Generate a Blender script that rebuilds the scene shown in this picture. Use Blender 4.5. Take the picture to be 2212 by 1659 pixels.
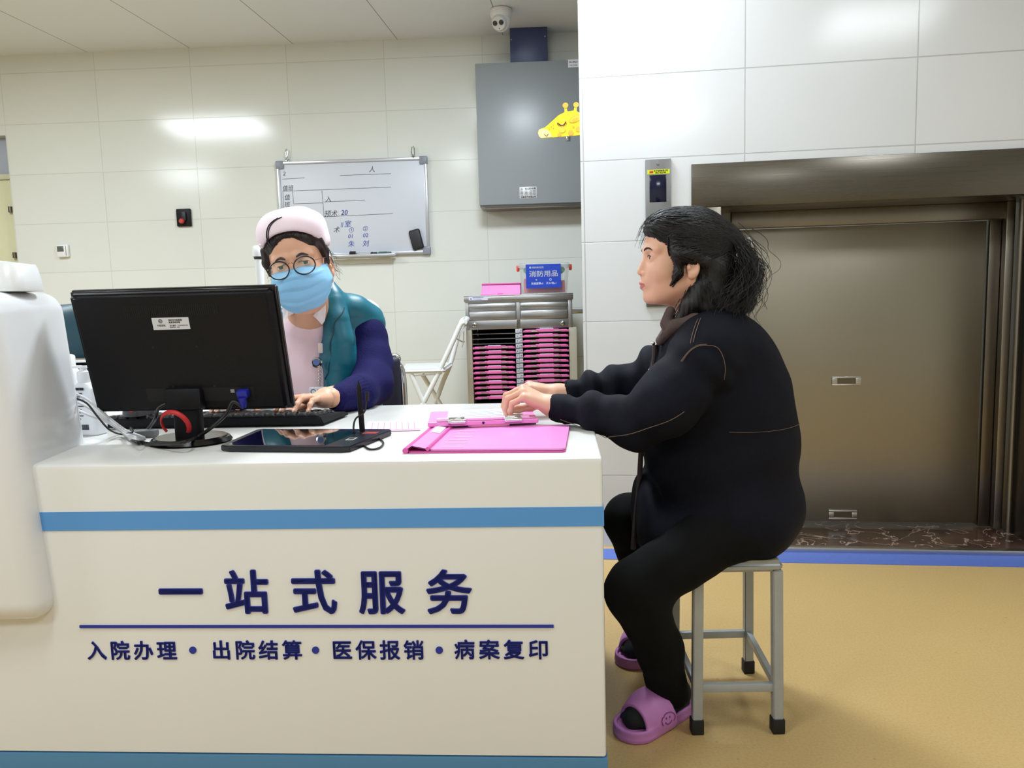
import bpy, bmesh, math, random
import numpy as np
from mathutils import Vector, Matrix
random.seed(7); rng = np.random.default_rng(7)
for o in list(bpy.data.objects): bpy.data.objects.remove(o)
SC = bpy.context.scene
COL = SC.collection
R = math.radians
# ---------------------------------------------------------------- camera
FPX = 1679.0; PITCH = R(6.43); ROLL = R(-1.56); CAMH = 1.03
_fw = Vector((0, math.cos(PITCH), -math.sin(PITCH))); _up = Vector((0, math.sin(PITCH), math.cos(PITCH))); _rt = Vector((1, 0, 0))
_r2 = _rt*math.cos(ROLL) + _up*math.sin(ROLL); _u2 = -_rt*math.sin(ROLL) + _up*math.cos(ROLL)
cam = bpy.data.objects.new('camera', bpy.data.cameras.new('camera')); COL.objects.link(cam)
cam.data.sensor_width = 36; cam.data.lens = 36*FPX/2212; cam.data.clip_start = .02
M = Matrix((_r2, _u2, -_fw)).transposed().to_4x4(); M.translation = (0, 0, CAMH); cam.matrix_world = M
SC.camera = cam
# ---------------------------------------------------------------- light and exposure
SC.view_settings.view_transform = 'Standard'; SC.view_settings.look = 'None'
SC.view_settings.gamma = 1; SC.view_settings.use_curve_mapping = False
SC.view_settings.exposure = 0.12
SC.cycles.use_denoising = True
SC.cycles.max_bounces = 8; SC.cycles.diffuse_bounces = 5; SC.cycles.glossy_bounces = 4
SC.cycles.sample_clamp_indirect = 6
W = bpy.data.worlds.new('world'); SC.world = W; W.use_nodes = True
W.node_tree.nodes['Background'].inputs[0].default_value = (.9, .95, 1, 1)
W.node_tree.nodes['Background'].inputs[1].default_value = .05
ZC = 2.615
def lamp(x, y, sx, sy, power, col, rz=-5):
    l = bpy.data.lights.new('ceiling_light', 'AREA'); l.shape = 'RECTANGLE'; l.size = sx; l.size_y = sy
    l.energy = power; l.color = col
    o = bpy.data.objects.new('ceiling_light', l); COL.objects.link(o); o.location = (x, y, ZC-.012); o.rotation_euler = (0, 0, R(rz))
    return o
COOL = (.84, .93, 1.0); NEUT = (.86, .94, 1.0)
lamp(-2.75, 2.95, .85, .6, 54, COOL)
lamp(-.1, 3.0, .5, .5, 52, COOL)
lamp(-.85, .72, .3, .6, 14, COOL)
lamp(-4.25, .55, .6, .6, 46, COOL)
lamp(.55, 2.35, .5, .35, 9, COOL)
lamp(1.7, .9, .6, .6, 16, NEUT)
lamp(.3, -1.2, .6, .6, 24, NEUT)
lamp(-2.2, -.9, .6, .6, 30, NEUT)
# ---------------------------------------------------------------- pixel helpers: a pixel becomes a point at a real distance
def ray(x, y):
    d = _fw + _r2*((x-1106)/FPX) - _u2*((y-829.5)/FPX); return d/d.y
def atY(x, y, Y): return Vector((0, 0, CAMH)) + ray(x, y)*Y
def atZ(x, y, Z):
    d = ray(x, y); return Vector((0, 0, CAMH)) + d*((Z-CAMH)/d.z)
class Plane:      # upright plane: local x along it, y away from the viewer, z up
    def __init__(s, p0, yaw):
        s.p0 = Vector((p0[0], p0[1], 0)); s.yaw = yaw; s.d = Vector((math.cos(yaw), math.sin(yaw), 0)); s.n = Vector((-s.d.y, s.d.x, 0))
    def hit(s, x, y, off=0):
        d = ray(x, y); t = ((s.p0 - s.n*off - Vector((0, 0, CAMH))) @ s.n)/(d @ s.n); return Vector((0, 0, CAMH)) + d*t
    def loc(s, x, y, off=0):
        h = s.hit(x, y, off) - s.p0; return (h @ s.d, h.z)
CF = Plane((.17, 1.47), R(-3.6)); BW = Plane((0, 4.95), R(-2.4)); RW = Plane((1.118, 2.987), R(-7.9))
# ---------------------------------------------------------------- materials
def lin(c): return tuple(((v/255)/12.92 if v/255 <= .04045 else ((v/255+.055)/1.055)**2.4) for v in c)
MATS = {}
def mat(name, rgb, rough=.5, metal=0, noise=0, nscale=20, bump=0, bscale=200, stretch=None, spec=.5, trans=0, emit=0, coat=0, alpha=1, sheen=0):
    if name in MATS: return MATS[name]
    m = bpy.data.materials.new(name); MATS[name] = m; m.use_nodes = True
    nt = m.node_tree; b = nt.nodes['Principled BSDF']; c = lin(rgb)+(1,)
    b.inputs['Base Color'].default_value = c; b.inputs['Roughness'].default_value = rough; b.inputs['Metallic'].default_value = metal
    b.inputs['Specular IOR Level'].default_value = spec
    b.inputs['Transmission Weight'].default_value = trans; b.inputs['Coat Weight'].default_value = coat; b.inputs['Alpha'].default_value = alpha
    if sheen: b.inputs['Sheen Weight'].default_value = sheen
    if emit: b.inputs['Emission Color'].default_value = c; b.inputs['Emission Strength'].default_value = emit
    if noise or bump:
        tc = nt.nodes.new('ShaderNodeTexCoord'); mp = nt.nodes.new('ShaderNodeMapping'); nt.links.new(tc.outputs['Object'], mp.inputs[0])
        if stretch: mp.inputs['Scale'].default_value = stretch
        if noise:
            n = nt.nodes.new('ShaderNodeTexNoise'); n.inputs['Scale'].default_value = nscale; n.inputs['Detail'].default_value = 4
            nt.links.new(mp.outputs[0], n.inputs[0])
            r = nt.nodes.new('ShaderNodeValToRGB'); r.color_ramp.elements[0].position = .3; r.color_ramp.elements[1].position = .7
            r.color_ramp.elements[0].color = tuple(v*(1-noise) for v in c[:3])+(1,); r.color_ramp.elements[1].color = tuple(min(1, v*(1+noise)) for v in c[:3])+(1,)
            nt.links.new(n.outputs['Fac'], r.inputs[0]); nt.links.new(r.outputs[0], b.inputs['Base Color'])
        if bump:
            n2 = nt.nodes.new('ShaderNodeTexNoise'); n2.inputs['Scale'].default_value = bscale; n2.inputs['Detail'].default_value = 3
            nt.links.new(mp.outputs[0], n2.inputs[0])
            bp = nt.nodes.new('ShaderNodeBump'); bp.inputs['Strength'].default_value = bump; bp.inputs['Distance'].default_value = .002
            nt.links.new(n2.outputs['Fac'], bp.inputs['Height']); nt.links.new(bp.outputs[0], b.inputs['Normal'])
    return m
def tile_mat(name, rgb, rgb2, grout, w, h, x0, z0, rough=.08, offset=0.0, gw=.0025, bump=.4):
    # glazed wall tiles, local X along the wall and Z up
    m = bpy.data.materials.new(name); MATS[name] = m; m.use_nodes = True; nt = m.node_tree; b = nt.nodes['Principled BSDF']
    tc = nt.nodes.new('ShaderNodeTexCoord'); sp = nt.nodes.new('ShaderNodeSeparateXYZ'); cb = nt.nodes.new('ShaderNodeCombineXYZ')
    nt.links.new(tc.outputs['Object'], sp.inputs[0])
    ax = nt.nodes.new('ShaderNodeMath'); ax.operation = 'SUBTRACT'; ax.inputs[1].default_value = x0; nt.links.new(sp.outputs['X'], ax.inputs[0])
    az = nt.nodes.new('ShaderNodeMath'); az.operation = 'SUBTRACT'; az.inputs[1].default_value = z0; nt.links.new(sp.outputs['Z'], az.inputs[0])
    nt.links.new(ax.outputs[0], cb.inputs[0]); nt.links.new(az.outputs[0], cb.inputs[1])
    br = nt.nodes.new('ShaderNodeTexBrick'); br.offset = offset; br.inputs['Scale'].default_value = 1
    br.inputs['Brick Width'].default_value = w; br.inputs['Row Height'].default_value = h; br.inputs['Mortar Size'].default_value = gw
    br.inputs['Mortar Smooth'].default_value = .3; br.inputs['Bias'].default_value = 0
    br.inputs['Color1'].default_value = lin(rgb)+(1,); br.inputs['Color2'].default_value = lin(rgb2)+(1,); br.inputs['Mortar'].default_value = lin(grout)+(1,)
    nt.links.new(cb.outputs[0], br.inputs[0])
    nz = nt.nodes.new('ShaderNodeTexNoise'); nz.inputs['Scale'].default_value = 2.2; nz.inputs['Detail'].default_value = 5; nt.links.new(tc.outputs['Object'], nz.inputs[0])
    mx = nt.nodes.new('ShaderNodeMix'); mx.data_type = 'RGBA'; mx.blend_type = 'MULTIPLY'; mx.inputs[0].default_value = .10
    nt.links.new(br.outputs['Color'], mx.inputs[6]); nt.links.new(nz.outputs['Fac'], mx.inputs[7]); nt.links.new(mx.outputs[2], b.inputs['Base Color'])
    bp = nt.nodes.new('ShaderNodeBump'); bp.invert = True; bp.inputs['Strength'].default_value = bump; bp.inputs['Distance'].default_value = .004
    nt.links.new(br.outputs['Fac'], bp.inputs['Height']); nt.links.new(bp.outputs[0], b.inputs['Normal'])
    b.inputs['Roughness'].default_value = rough; b.inputs['Specular IOR Level'].default_value = .5
    return m
def steel_mat(name, rgb, rough=.32, axis='Z', aniso=.5):
    m = bpy.data.materials.new(name); MATS[name] = m; m.use_nodes = True; nt = m.node_tree; b = nt.nodes['Principled BSDF']
    b.inputs['Base Color'].default_value = lin(rgb)+(1,); b.inputs['Metallic'].default_value = 1
    tc = nt.nodes.new('ShaderNodeTexCoord'); mp = nt.nodes.new('ShaderNodeMapping'); nt.links.new(tc.outputs['Object'], mp.inputs[0])
    mp.inputs['Scale'].default_value = (400, 400, 4) if axis == 'Z' else (4, 400, 400)
    n = nt.nodes.new('ShaderNodeTexNoise'); n.inputs['Scale'].default_value = 1; nt.links.new(mp.outputs[0], n.inputs[0])
    r = nt.nodes.new('ShaderNodeMapRange'); r.inputs[3].default_value = rough-.06; r.inputs[4].default_value = rough+.08
    nt.links.new(n.outputs['Fac'], r.inputs[0]); nt.links.new(r.outputs[0], b.inputs['Roughness'])
    return m
def glass_mat(name, rgb, alpha=.25, rough=.05):
    return mat(name, rgb, rough, alpha=alpha, spec=.6)
# ---------------------------------------------------------------- mesh helpers
class MB:
    def __init__(s): s.v = []; s.f = []; s.m = []
    def add(s, vs, fs, mi=0, T=None):
        o = len(s.v)
        s.v += [tuple(T @ Vector(v)) for v in vs] if T is not None else [tuple(v) for v in vs]
        s.f += [tuple(i+o for i in f) for f in fs]; s.m += [mi]*len(fs); return s
    def bm(s, bm, mi=0, T=None):
        bm.verts.index_update(); s.add([v.co for v in bm.verts], [[v.index for v in f.verts] for f in bm.faces], mi, T); bm.free(); return s
    def box(s, c, size, r=0, seg=2, mi=0, T=None):
        bm = bmesh.new(); bmesh.ops.create_cube(bm, size=1)
        for v in bm.verts: v.co = Vector((v.co.x*size[0]+c[0], v.co.y*size[1]+c[1], v.co.z*size[2]+c[2]))
        if r > 0: bmesh.ops.bevel(bm, geom=bm.edges[:], offset=min(r, min(size)*.49), segments=seg, affect='EDGES', profile=.5)
        return s.bm(bm, mi, T)
    def b2(s, lo, hi, r=0, seg=2, mi=0, T=None):
        return s.box([(a+b)/2 for a, b in zip(lo, hi)], [abs(b-a) for a, b in zip(lo, hi)], r, seg, mi, T)
    def tube(s, pts, r, n=8, mi=0, caps=True, T=None, closed=False, flat=None):
        P = [Vector(p) for p in pts]; L = len(P); rr = r if isinstance(r, (list, tuple)) else [r]*L
        vs = []; fs = []; prev = None
        for i, p in enumerate(P):
            a = P[(i-1) % L] if (closed or i > 0) else P[0]; b = P[(i+1) % L] if (closed or i < L-1) else P[-1]
            t = (b-a).normalized()
            if prev is None:
                u = t.orthogonal().normalized()
                if abs(t.z) < .95: u = t.cross(Vector((0, 0, 1))).normalized()
            else:
                u = prev - t*prev.dot(t); u = u.normalized() if u.length > 1e-6 else t.orthogonal().normalized()
            prev = u; w = t.cross(u)
            for k in range(n):
                a2 = 2*math.pi*k/n; f2 = flat or 1
                vs.append(p + u*(rr[i]*math.cos(a2)) + w*(rr[i]*f2*math.sin(a2)))
        for i in range(L if closed else L-1):
            j = (i+1) % L
            for k in range(n): fs.append((i*n+k, i*n+(k+1) % n, j*n+(k+1) % n, j*n+k))
        if caps and not closed: fs.append(tuple(range(n))[::-1]); fs.append(tuple((L-1)*n+k for k in range(n)))
        return s.add(vs, fs, mi, T)
    def lathe(s, prof, n=24, mi=0, T=None):     # prof [(r,z)...] from bottom to top about local z
        vs = []; fs = []
        for r_, z in prof:
            for k in range(n): a = 2*math.pi*k/n; vs.append((r_*math.cos(a), r_*math.sin(a), z))
        for i in range(len(prof)-1):
            for k in range(n): fs.append((i*n+k, i*n+(k+1) % n, (i+1)*n+(k+1) % n, (i+1)*n+k))
        fs.append(tuple(range(n))[::-1]); fs.append(tuple((len(prof)-1)*n+k for k in range(n)))
        return s.add(vs, fs, mi, T)
    def prism(s, poly, y0, y1, mi=0, T=None):   # poly in (x,z), extruded along y
        n = len(poly); vs = [(x, y0, z) for x, z in poly]+[(x, y1, z) for x, z in poly]
        fs = [tuple(range(n)), tuple(range(2*n-1, n-1, -1))]+[(i, i+n, (i+1) % n+n, (i+1) % n) for i in range(n)]
        return s.add(vs, fs, mi, T)
    def build(s, name, mats, parent=None, smooth=True, T=None):
        me = bpy.data.meshes.new(name); me.from_pydata(s.v, [], s.f)
        if not isinstance(mats, (list, tuple)): mats = [mats]
        for m in mats: me.materials.append(m)
        if any(s.m): me.polygons.foreach_set('material_index', s.m)
        bm = bmesh.new(); bm.from_mesh(me); bmesh.ops.recalc_face_normals(bm, faces=bm.faces[:]); bm.to_mesh(me); bm.free()
        if smooth: me.polygons.foreach_set('use_smooth', [True]*len(me.polygons)); me.set_sharp_from_angle(angle=R(38))
        o = bpy.data.objects.new(name, me); COL.objects.link(o)
        if parent is not None: o.parent = parent
        if T is not None: o.matrix_local = T
        return o
def thing(name, label, cat, loc=(0, 0, 0), rz=0, group=None, M=None):
    o = bpy.data.objects.new(name, None); COL.objects.link(o); o.empty_display_size = .05
    if M is not None: o.matrix_world = M
    else: o.location = loc; o.rotation_euler = (0, 0, rz)
    o['label'] = label; o['category'] = cat
    if group: o['group'] = group
    return o
def tag(o, label, cat, group=None):
    o['label'] = label; o['category'] = cat
    if group: o['group'] = group
    return o
def struct(o): o['kind'] = 'structure'; return o
def dup(root, label=None, loc=None, rz=None, group=None):
    r = root.copy(); COL.objects.link(r)
    if loc is not None: r.location = loc
    if rz is not None: r.rotation_euler = (0, 0, rz)
    if label: r['label'] = label
    if group: r['group'] = group
    for ch in list(root.children):
        c = ch.copy(); COL.objects.link(c); c.parent = r
        for g in list(ch.children):
            d = g.copy(); COL.objects.link(d); d.parent = c
    return r
def frame(origin, x, z=None, y=None):            # matrix with local axes x (and z or y)
    x = Vector(x).normalized()
    if z is not None: z = Vector(z); z = (z - x*z.dot(x)).normalized(); y = z.cross(x)
    else: y = Vector(y); y = (y - x*y.dot(x)).normalized(); z = x.cross(y)
    m = Matrix((x, y, z)).transposed().to_4x4(); m.translation = origin; return m
_tc = {}
def glyphs(txt, bold=0.0, extr=.02, key=None):
    k = (txt, bold, extr)
    if k in _tc: return _tc[k]
    cu = bpy.data.curves.new('lettering', 'FONT'); cu.body = txt; cu.size = 1; cu.extrude = extr; cu.fill_mode = 'BOTH'; cu.resolution_u = 3
    o = bpy.data.objects.new('lettering', cu); COL.objects.link(o)
    dg = bpy.context.evaluated_depsgraph_get(); me = bpy.data.meshes.new_from_object(o.evaluated_get(dg))
    vs = [tuple(v.co) for v in me.vertices]; fs = [tuple(p.vertices) for p in me.polygons]
    bpy.data.objects.remove(o); bpy.data.curves.remove(cu); bpy.data.meshes.remove(me)
    w = max([v[0] for v in vs] or [0]); _tc[k] = (vs, fs, w); return _tc[k]
def bolden(b):      # heavier strokes: the same outline laid over itself with small shifts
    if not b: return [(0, 0)]
    if b < .012: return [(-b*.7, 0), (b*.7, 0)]
    return [(b*math.cos(k*math.pi/4), b*math.sin(k*math.pi/4)) for k in range(8)]
def text(mb, txt, x, z, size, y=0, mi=0, bold=0, depth=.001, align='L', T=None, squash=1, width=None):
    # writing on an upright surface: local x right, z up, facing -y; z is the baseline
    vs, fs, w = glyphs(txt, 0, .02); offs = bolden(bold)
    if width: squash = width/(w*size)
    dx = {'L': 0, 'C': -w*size*squash/2, 'R': -w*size*squash}[align]
    for ox, oz in offs: mb.add([(x+dx+(a+ox)*size*squash, y-(c/.02)*depth, z+(b+oz)*size) for a, b, c in vs], fs, mi, T)
def cchar(mb, ch, cx, cz, size, y=0, bold=0, depth=.001, mi=0, T=None):
    vs, fs, w = glyphs(ch, 0, .02)     # one square character centred on its em box
    for ox, oz in bolden(bold): mb.add([(cx+(a-.5+ox)*size, y-(c/.02)*depth, cz+(b-.37+oz)*size) for a, b, c in vs], fs, mi, T)
def prim_curve(pts, n=24):                       # Catmull-Rom through points
    P = [Vector(p) for p in pts]; P = [P[0]*2-P[1]]+P+[P[-1]*2-P[-2]]; out = []
    segs = len(P)-3; k = max(2, n//segs)
    for i in range(segs):
        a, b, c, d = P[i:i+4]
        for j in range(k):
            t = j/k; out.append(.5*((2*b)+(c-a)*t+(2*a-5*b+4*c-d)*t*t+(3*b-a-3*c+d)*t**3))
    out.append(P[-2]); return out
# ================================================================ the room
m_tile = tile_mat('tile_back', (228, 231, 225), (225, 228, 222), (211, 214, 207), .608, .311, 0, 0, rough=.14)
m_rtile = tile_mat('tile_right', (232, 234, 236), (228, 231, 234), (196, 199, 200), .608, .311, 0, 0, rough=.16, bump=.5)
m_ceil = mat('ceiling_paint', (206, 206, 196), .45, noise=.03, nscale=1.5)
m_white = mat('solid_white', (228, 227, 223), .22, noise=.012, nscale=3)
m_steel = steel_mat('brushed_steel', (148, 142, 132), .34)
m_steelh = steel_mat('brushed_steel_bright', (196, 196, 198), .28, 'X')
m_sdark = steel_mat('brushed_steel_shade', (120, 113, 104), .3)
m_black = mat('black_plastic', (13, 13, 18), .5, bump=.15, bscale=900, spec=.25)
m_blackg = mat('black_gloss', (8, 8, 12), .06)
m_rubber = mat('black_rubber', (20, 19, 18), .7)
m_chrome = mat('chrome', (210, 210, 212), .1, 1)
m_wpl = mat('white_plastic', (232, 233, 234), .3)
m_navy_ink = mat('navy_letter', (28, 46, 150), .4)
m_ink = mat('black_ink', (30, 30, 34), .6)
def floor_mat():
    m = bpy.data.materials.new('vinyl_floor'); m.use_nodes = True; nt = m.node_tree; b = nt.nodes['Principled BSDF']
    tc = nt.nodes.new('ShaderNodeTexCoord')
    n1 = nt.nodes.new('ShaderNodeTexNoise'); n1.inputs['Scale'].default_value = 160; n1.inputs['Detail'].default_value = 3; nt.links.new(tc.outputs['Object'], n1.inputs[0])
    r = nt.nodes.new('ShaderNodeValToRGB'); e = r.color_ramp.elements
    e[0].position = .25; e[0].color = lin((186, 154, 98))+(1,); e[1].position = .6; e[1].color = lin((196, 166, 112))+(1,)
    nt.links.new(n1.outputs['Fac'], r.inputs[0])
    v = nt.nodes.new('ShaderNodeTexVoronoi'); v.inputs['Scale'].default_value = 14; nt.links.new(tc.outputs['Object'], v.inputs[0])
    r2 = nt.nodes.new('ShaderNodeValToRGB'); r2.color_ramp.elements[0].position = .04; r2.color_ramp.elements[1].position = .055
    r2.color_ramp.elements[0].color = (.42, .36, .25, 1); r2.color_ramp.elements[1].color = (1, 1, 1, 1); nt.links.new(v.outputs['Distance'], r2.inputs[0])
    mx = nt.nodes.new('ShaderNodeMix'); mx.data_type = 'RGBA'; mx.blend_type = 'MULTIPLY'; mx.inputs[0].default_value = .35
    nt.links.new(r.outputs[0], mx.inputs[6]); nt.links.new(r2.outputs[0], mx.inputs[7]); nt.links.new(mx.outputs[2], b.inputs['Base Color'])
    b.inputs['Roughness'].default_value = .38; return m
struct(MB().b2((-6.2, -3.2, -.1), (3.4, 5.6, 0)).build('floor', floor_mat(), smooth=False))
def ceil_mat():
    m = bpy.data.materials.new('ceiling_panels'); m.use_nodes = True; nt = m.node_tree; b = nt.nodes['Principled BSDF']
    tc = nt.nodes.new('ShaderNodeTexCoord'); mp = nt.nodes.new('ShaderNodeMapping'); mp.inputs['Rotation'].default_value = (0, 0, R(6.3)); nt.links.new(tc.outputs['Object'], mp.inputs[0])
    mp.inputs['Location'].default_value = (-.108, 0.2, 0)
    br = nt.nodes.new('ShaderNodeTexBrick'); br.offset = 0; br.inputs['Scale'].default_value = 1; br.inputs['Brick Width'].default_value = .648; br.inputs['Row Height'].default_value = 2.6
    br.inputs['Mortar Size'].default_value = .0028; br.inputs['Mortar Smooth'].default_value = .2
    br.inputs['Color1'].default_value = lin((230, 237, 247))+(1,); br.inputs['Color2'].default_value = lin((227, 234, 244))+(1,); br.inputs['Mortar'].default_value = lin((140, 142, 140))+(1,)
    nt.links.new(mp.outputs[0], br.inputs[0]); nt.links.new(br.outputs['Color'], b.inputs['Base Color']); b.inputs['Roughness'].default_value = .5
    return m
struct(MB().b2((-6.2, -3.2, ZC), (3.4, 5.6, ZC+.1)).build('ceiling', ceil_mat(), smooth=False))
# back wall with the doorway at its left end
o = MB()
dx0, dz1 = BW.loc(20, 292)
DX = -3.17; DZ = dz1
o.b2((DX, 0, 0), (3.2, .12, ZC+.02)); o.b2((-6.2, 0, DZ), (DX, .12, ZC+.02)); o.b2((-6.2, 0, 0), (DX-.95, .12, DZ))
w = o.build('wall_back', m_tile, smooth=False); w.location = BW.p0; w.rotation_euler.z = BW.yaw; struct(w)
tb = BW.loc(426, 365); MATS['tile_back'].node_tree.nodes['Math'].inputs[1].default_value = tb[0]; MATS['tile_back'].node_tree.nodes['Math.001'].inputs[1].default_value = tb[1]-6*.311
# doorway in the back wall: pale door leaf, rail and bluish transom
d1 = thing('door_1', 'x', 'x', BW.p0, BW.yaw); del d1['label']; del d1['category']; struct(d1)
m_door = mat('door_cream', (214, 212, 176), .4); m_trans = mat('transom', (170, 176, 192), .3); m_jamb = mat('door_jamb', (200, 200, 172), .4)
zr = BW.loc(30, 372)[1]; zr2 = BW.loc(30, 384)[1]
MB().b2((DX-.93, .06, 0), (DX-.03, .1, zr2-.003), .004).build('door_leaf', m_door, d1)
MB().b2((DX-.95, .05, zr2), (DX, .11, zr), .003).build('door_rail', m_jamb, d1)
MB().b2((DX-.95, .07, zr), (DX, .1, DZ), .002).build('transom_panel', m_trans, d1)
MB().b2((DX-.03, .045, 0), (DX, .11, zr2), .002).build('door_frame', m_jamb, d1)
for py in (450, 550):
    z = BW.loc(40, py)[1]; MB().tube([(DX-.045, .045, z-.018), (DX-.045, .045, z+.018)], .014, 12).build('hinge', m_sdark, d1)
# right wall (a pillar front) with the service lift opening
xl, zt = RW.loc(1493, 357); xi, zi = RW.loc(1557, 447); ZT = zt+.002; IX1 = RW.loc(2118, 800, -.275)[0]+.112; LX0, LX1 = xl, IX1+.11; IX0 = xi; IZ = zi
ex = RW.loc(1255, 430)[0]
o = MB()
o.b2((ex, 0, 0), (LX0, .16, ZC+.02), 0); o.b2((LX0, 0, ZT), (2.5, .16, ZC+.02)); o.b2((LX1+.02, 0, 0), (2.5, .16, ZT))
w = o.build('wall_right', m_rtile, smooth=False); w.location = RW.p0; w.rotation_euler.z = RW.yaw; struct(w)
tr = RW.loc(1610, 150); z3 = RW.loc(1270, 349)[1]
MATS['tile_right'].node_tree.nodes['Math'].inputs[1].default_value = tr[0]-3*.608; MATS['tile_right'].node_tree.nodes['Math.001'].inputs[1].default_value = z3-4*.311
# enclosing walls out of view
m_plain = mat('painted_wall', (226, 228, 226), .5, noise=.02, nscale=2)
struct(MB().b2((-6.3, -3.2, 0), (-6.2, 5.6, ZC)).build('wall_left', m_plain, smooth=False))
struct(MB().b2((-6.2, -3.3, 0), (3.4, -3.2, ZC)).build('wall_front', m_plain, smooth=False))
struct(MB().b2((3.4, -3.2, 0), (3.5, 5.6, ZC)).build('wall_side', m_plain, smooth=False))
# service lift: casing, recess, steel door, header, marble sill
lift = thing('door_2', 'x', 'x', RW.p0, RW.yaw); del lift['label']; del lift['category']; struct(lift)
DEP = .275
cs = MB(); cs.b2((LX0, -.012, 0), (IX0, .15, IZ), .002)
cs.b2((IX1, -.012, 0), (LX1, .15, IZ), .002)
cs.build('door_casing', m_steel, lift)
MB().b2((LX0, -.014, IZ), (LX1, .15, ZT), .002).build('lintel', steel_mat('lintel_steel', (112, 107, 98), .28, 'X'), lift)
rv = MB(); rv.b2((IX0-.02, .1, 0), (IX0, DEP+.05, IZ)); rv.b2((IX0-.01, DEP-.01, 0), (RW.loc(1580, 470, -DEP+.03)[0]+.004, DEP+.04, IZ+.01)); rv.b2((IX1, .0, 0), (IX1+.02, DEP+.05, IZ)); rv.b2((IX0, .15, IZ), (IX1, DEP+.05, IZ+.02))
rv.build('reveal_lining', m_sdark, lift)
hx0 = RW.loc(1580, 470, -DEP+.03)[0]; hx1 = RW.loc(2076, 460, -DEP+.03)[0]; hz = RW.loc(1800, 486, -DEP+.03)[1]
MB().b2((hx0, DEP-.03, hz), (IX1-.055, DEP+.03, IZ), .003).build('door_header', m_steel, lift)
px0 = hx0-.02; px1 = RW.loc(2118, 800, -DEP)[0]; pz0 = RW.loc(1900, 1127, -DEP)[1]
MB().b2((px0, DEP-.004, pz0), (px1, DEP+.02, hz-.004), .003).build('door_panel', steel_mat('lift_door_steel', (162, 156, 142), .4), lift)
MB().b2((px1+.008, DEP-.015, pz0-.01), (px1+.05, DEP+.03, hz-.002), .002).build('guide_rail', m_sdark, lift)
MB().b2((px1+.052, DEP-.05, pz0-.01), (px1+.085, DEP+.03, IZ), .004).build('side_jamb', m_steel, lift)
MB().tube([(px1+.098, DEP-.07, .02), (px1+.098, DEP-.07, IZ)], .010, 12).build('vertical_trim', m_steel, lift)
for (cx, cy) in ((1828, 823), (1820, 1112)):
    hxx, hzz = RW.loc(cx, cy, -DEP+.005); h = MB()
    bm = bmesh.new()
    hh = .019 if cy < 1000 else .021
    h.b2((hxx-.058, DEP-.009, hzz-hh), (hxx+.058, DEP-.003, hzz-.012), .003); h.b2((hxx-.058, DEP-.009, hzz+.012), (hxx+.058, DEP-.003, hzz+hh), .003)
    h.b2((hxx-.058, DEP-.009, hzz-.013), (hxx-.036, DEP-.003, hzz+.013), .003); h.b2((hxx+.036, DEP-.009, hzz-.013), (hxx+.058, DEP-.003, hzz+.013), .003)
    h.tube([(hxx-.047, DEP-.012, hzz), (hxx-.047, DEP-.005, hzz)], .005, 10); h.tube([(hxx+.047, DEP-.012, hzz), (hxx+.047, DEP-.005, hzz)], .005, 10)
    ob = h.build('flush_handle', m_steelh, lift)
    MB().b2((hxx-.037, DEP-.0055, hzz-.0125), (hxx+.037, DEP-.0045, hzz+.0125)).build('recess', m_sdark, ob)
def marble():
    m = bpy.data.materials.new('dark_marble'); m.use_nodes = True; nt = m.node_tree; b = nt.nodes['Principled BSDF']; tc = nt.nodes.new('ShaderNodeTexCoord')
    n = nt.nodes.new('ShaderNodeTexNoise'); n.inputs['Scale'].default_value = 5; n.inputs['Detail'].default_value = 6; n.inputs['Distortion'].default_value = 1.5
    nt.links.new(tc.outputs['Object'], n.inputs[0])
    r = nt.nodes.new('ShaderNodeValToRGB'); e = r.color_ramp.elements; e[0].position = .3; e[0].color = lin((46, 32, 26))+(1,); e[1].position = .7; e[1].color = lin((92, 66, 54))+(1,)
    nt.links.new(n.outputs['Fac'], r.inputs[0])
    n2 = nt.nodes.new('ShaderNodeTexNoise'); n2.inputs['Scale'].default_value = 7; n2.inputs['Detail'].default_value = 8; n2.inputs['Distortion'].default_value = 1.2
    nt.links.new(tc.outputs['Object'], n2.inputs[0])
    r2 = nt.nodes.new('ShaderNodeValToRGB'); e = r2.color_ramp.elements; e[0].position = .485; e[0].color = (0, 0, 0, 1); e[1].position = .5; e[1].color = (1, 1, 1, 1); x = e.new(.513); x.color = (0, 0, 0, 1)
    nt.links.new(n2.outputs['Fac'], r2.inputs[0])
    mx = nt.nodes.new('ShaderNodeMix'); mx.data_type = 'RGBA'; nt.links.new(r2.outputs[0], mx.inputs[0]); nt.links.new(r.outputs[0], mx.inputs[6]); mx.inputs[7].default_value = lin((186, 162, 146))+(1,)
    nt.links.new(mx.outputs[2], b.inputs['Base Color']); b.inputs['Roughness'].default_value = .2; return m
MB().b2((LX0, .0, 0), (LX1+.02, DEP+.06, .02)).build('marble_sill', marble(), lift)
MB().b2((LX0, -.034, 0), (LX1+.02, .0, .021), .002).build('sill_edge', m_steelh, lift)
# blue band laid along the wall foot
s = MB().b2((ex, -.155, .0), (2.4, -.03, .0015)).build('trim_1', mat('blue_vinyl', (86, 112, 190), .4, noise=.06, nscale=60), smooth=False)
s.location = RW.p0; s.rotation_euler.z = RW.yaw; struct(s)
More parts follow.
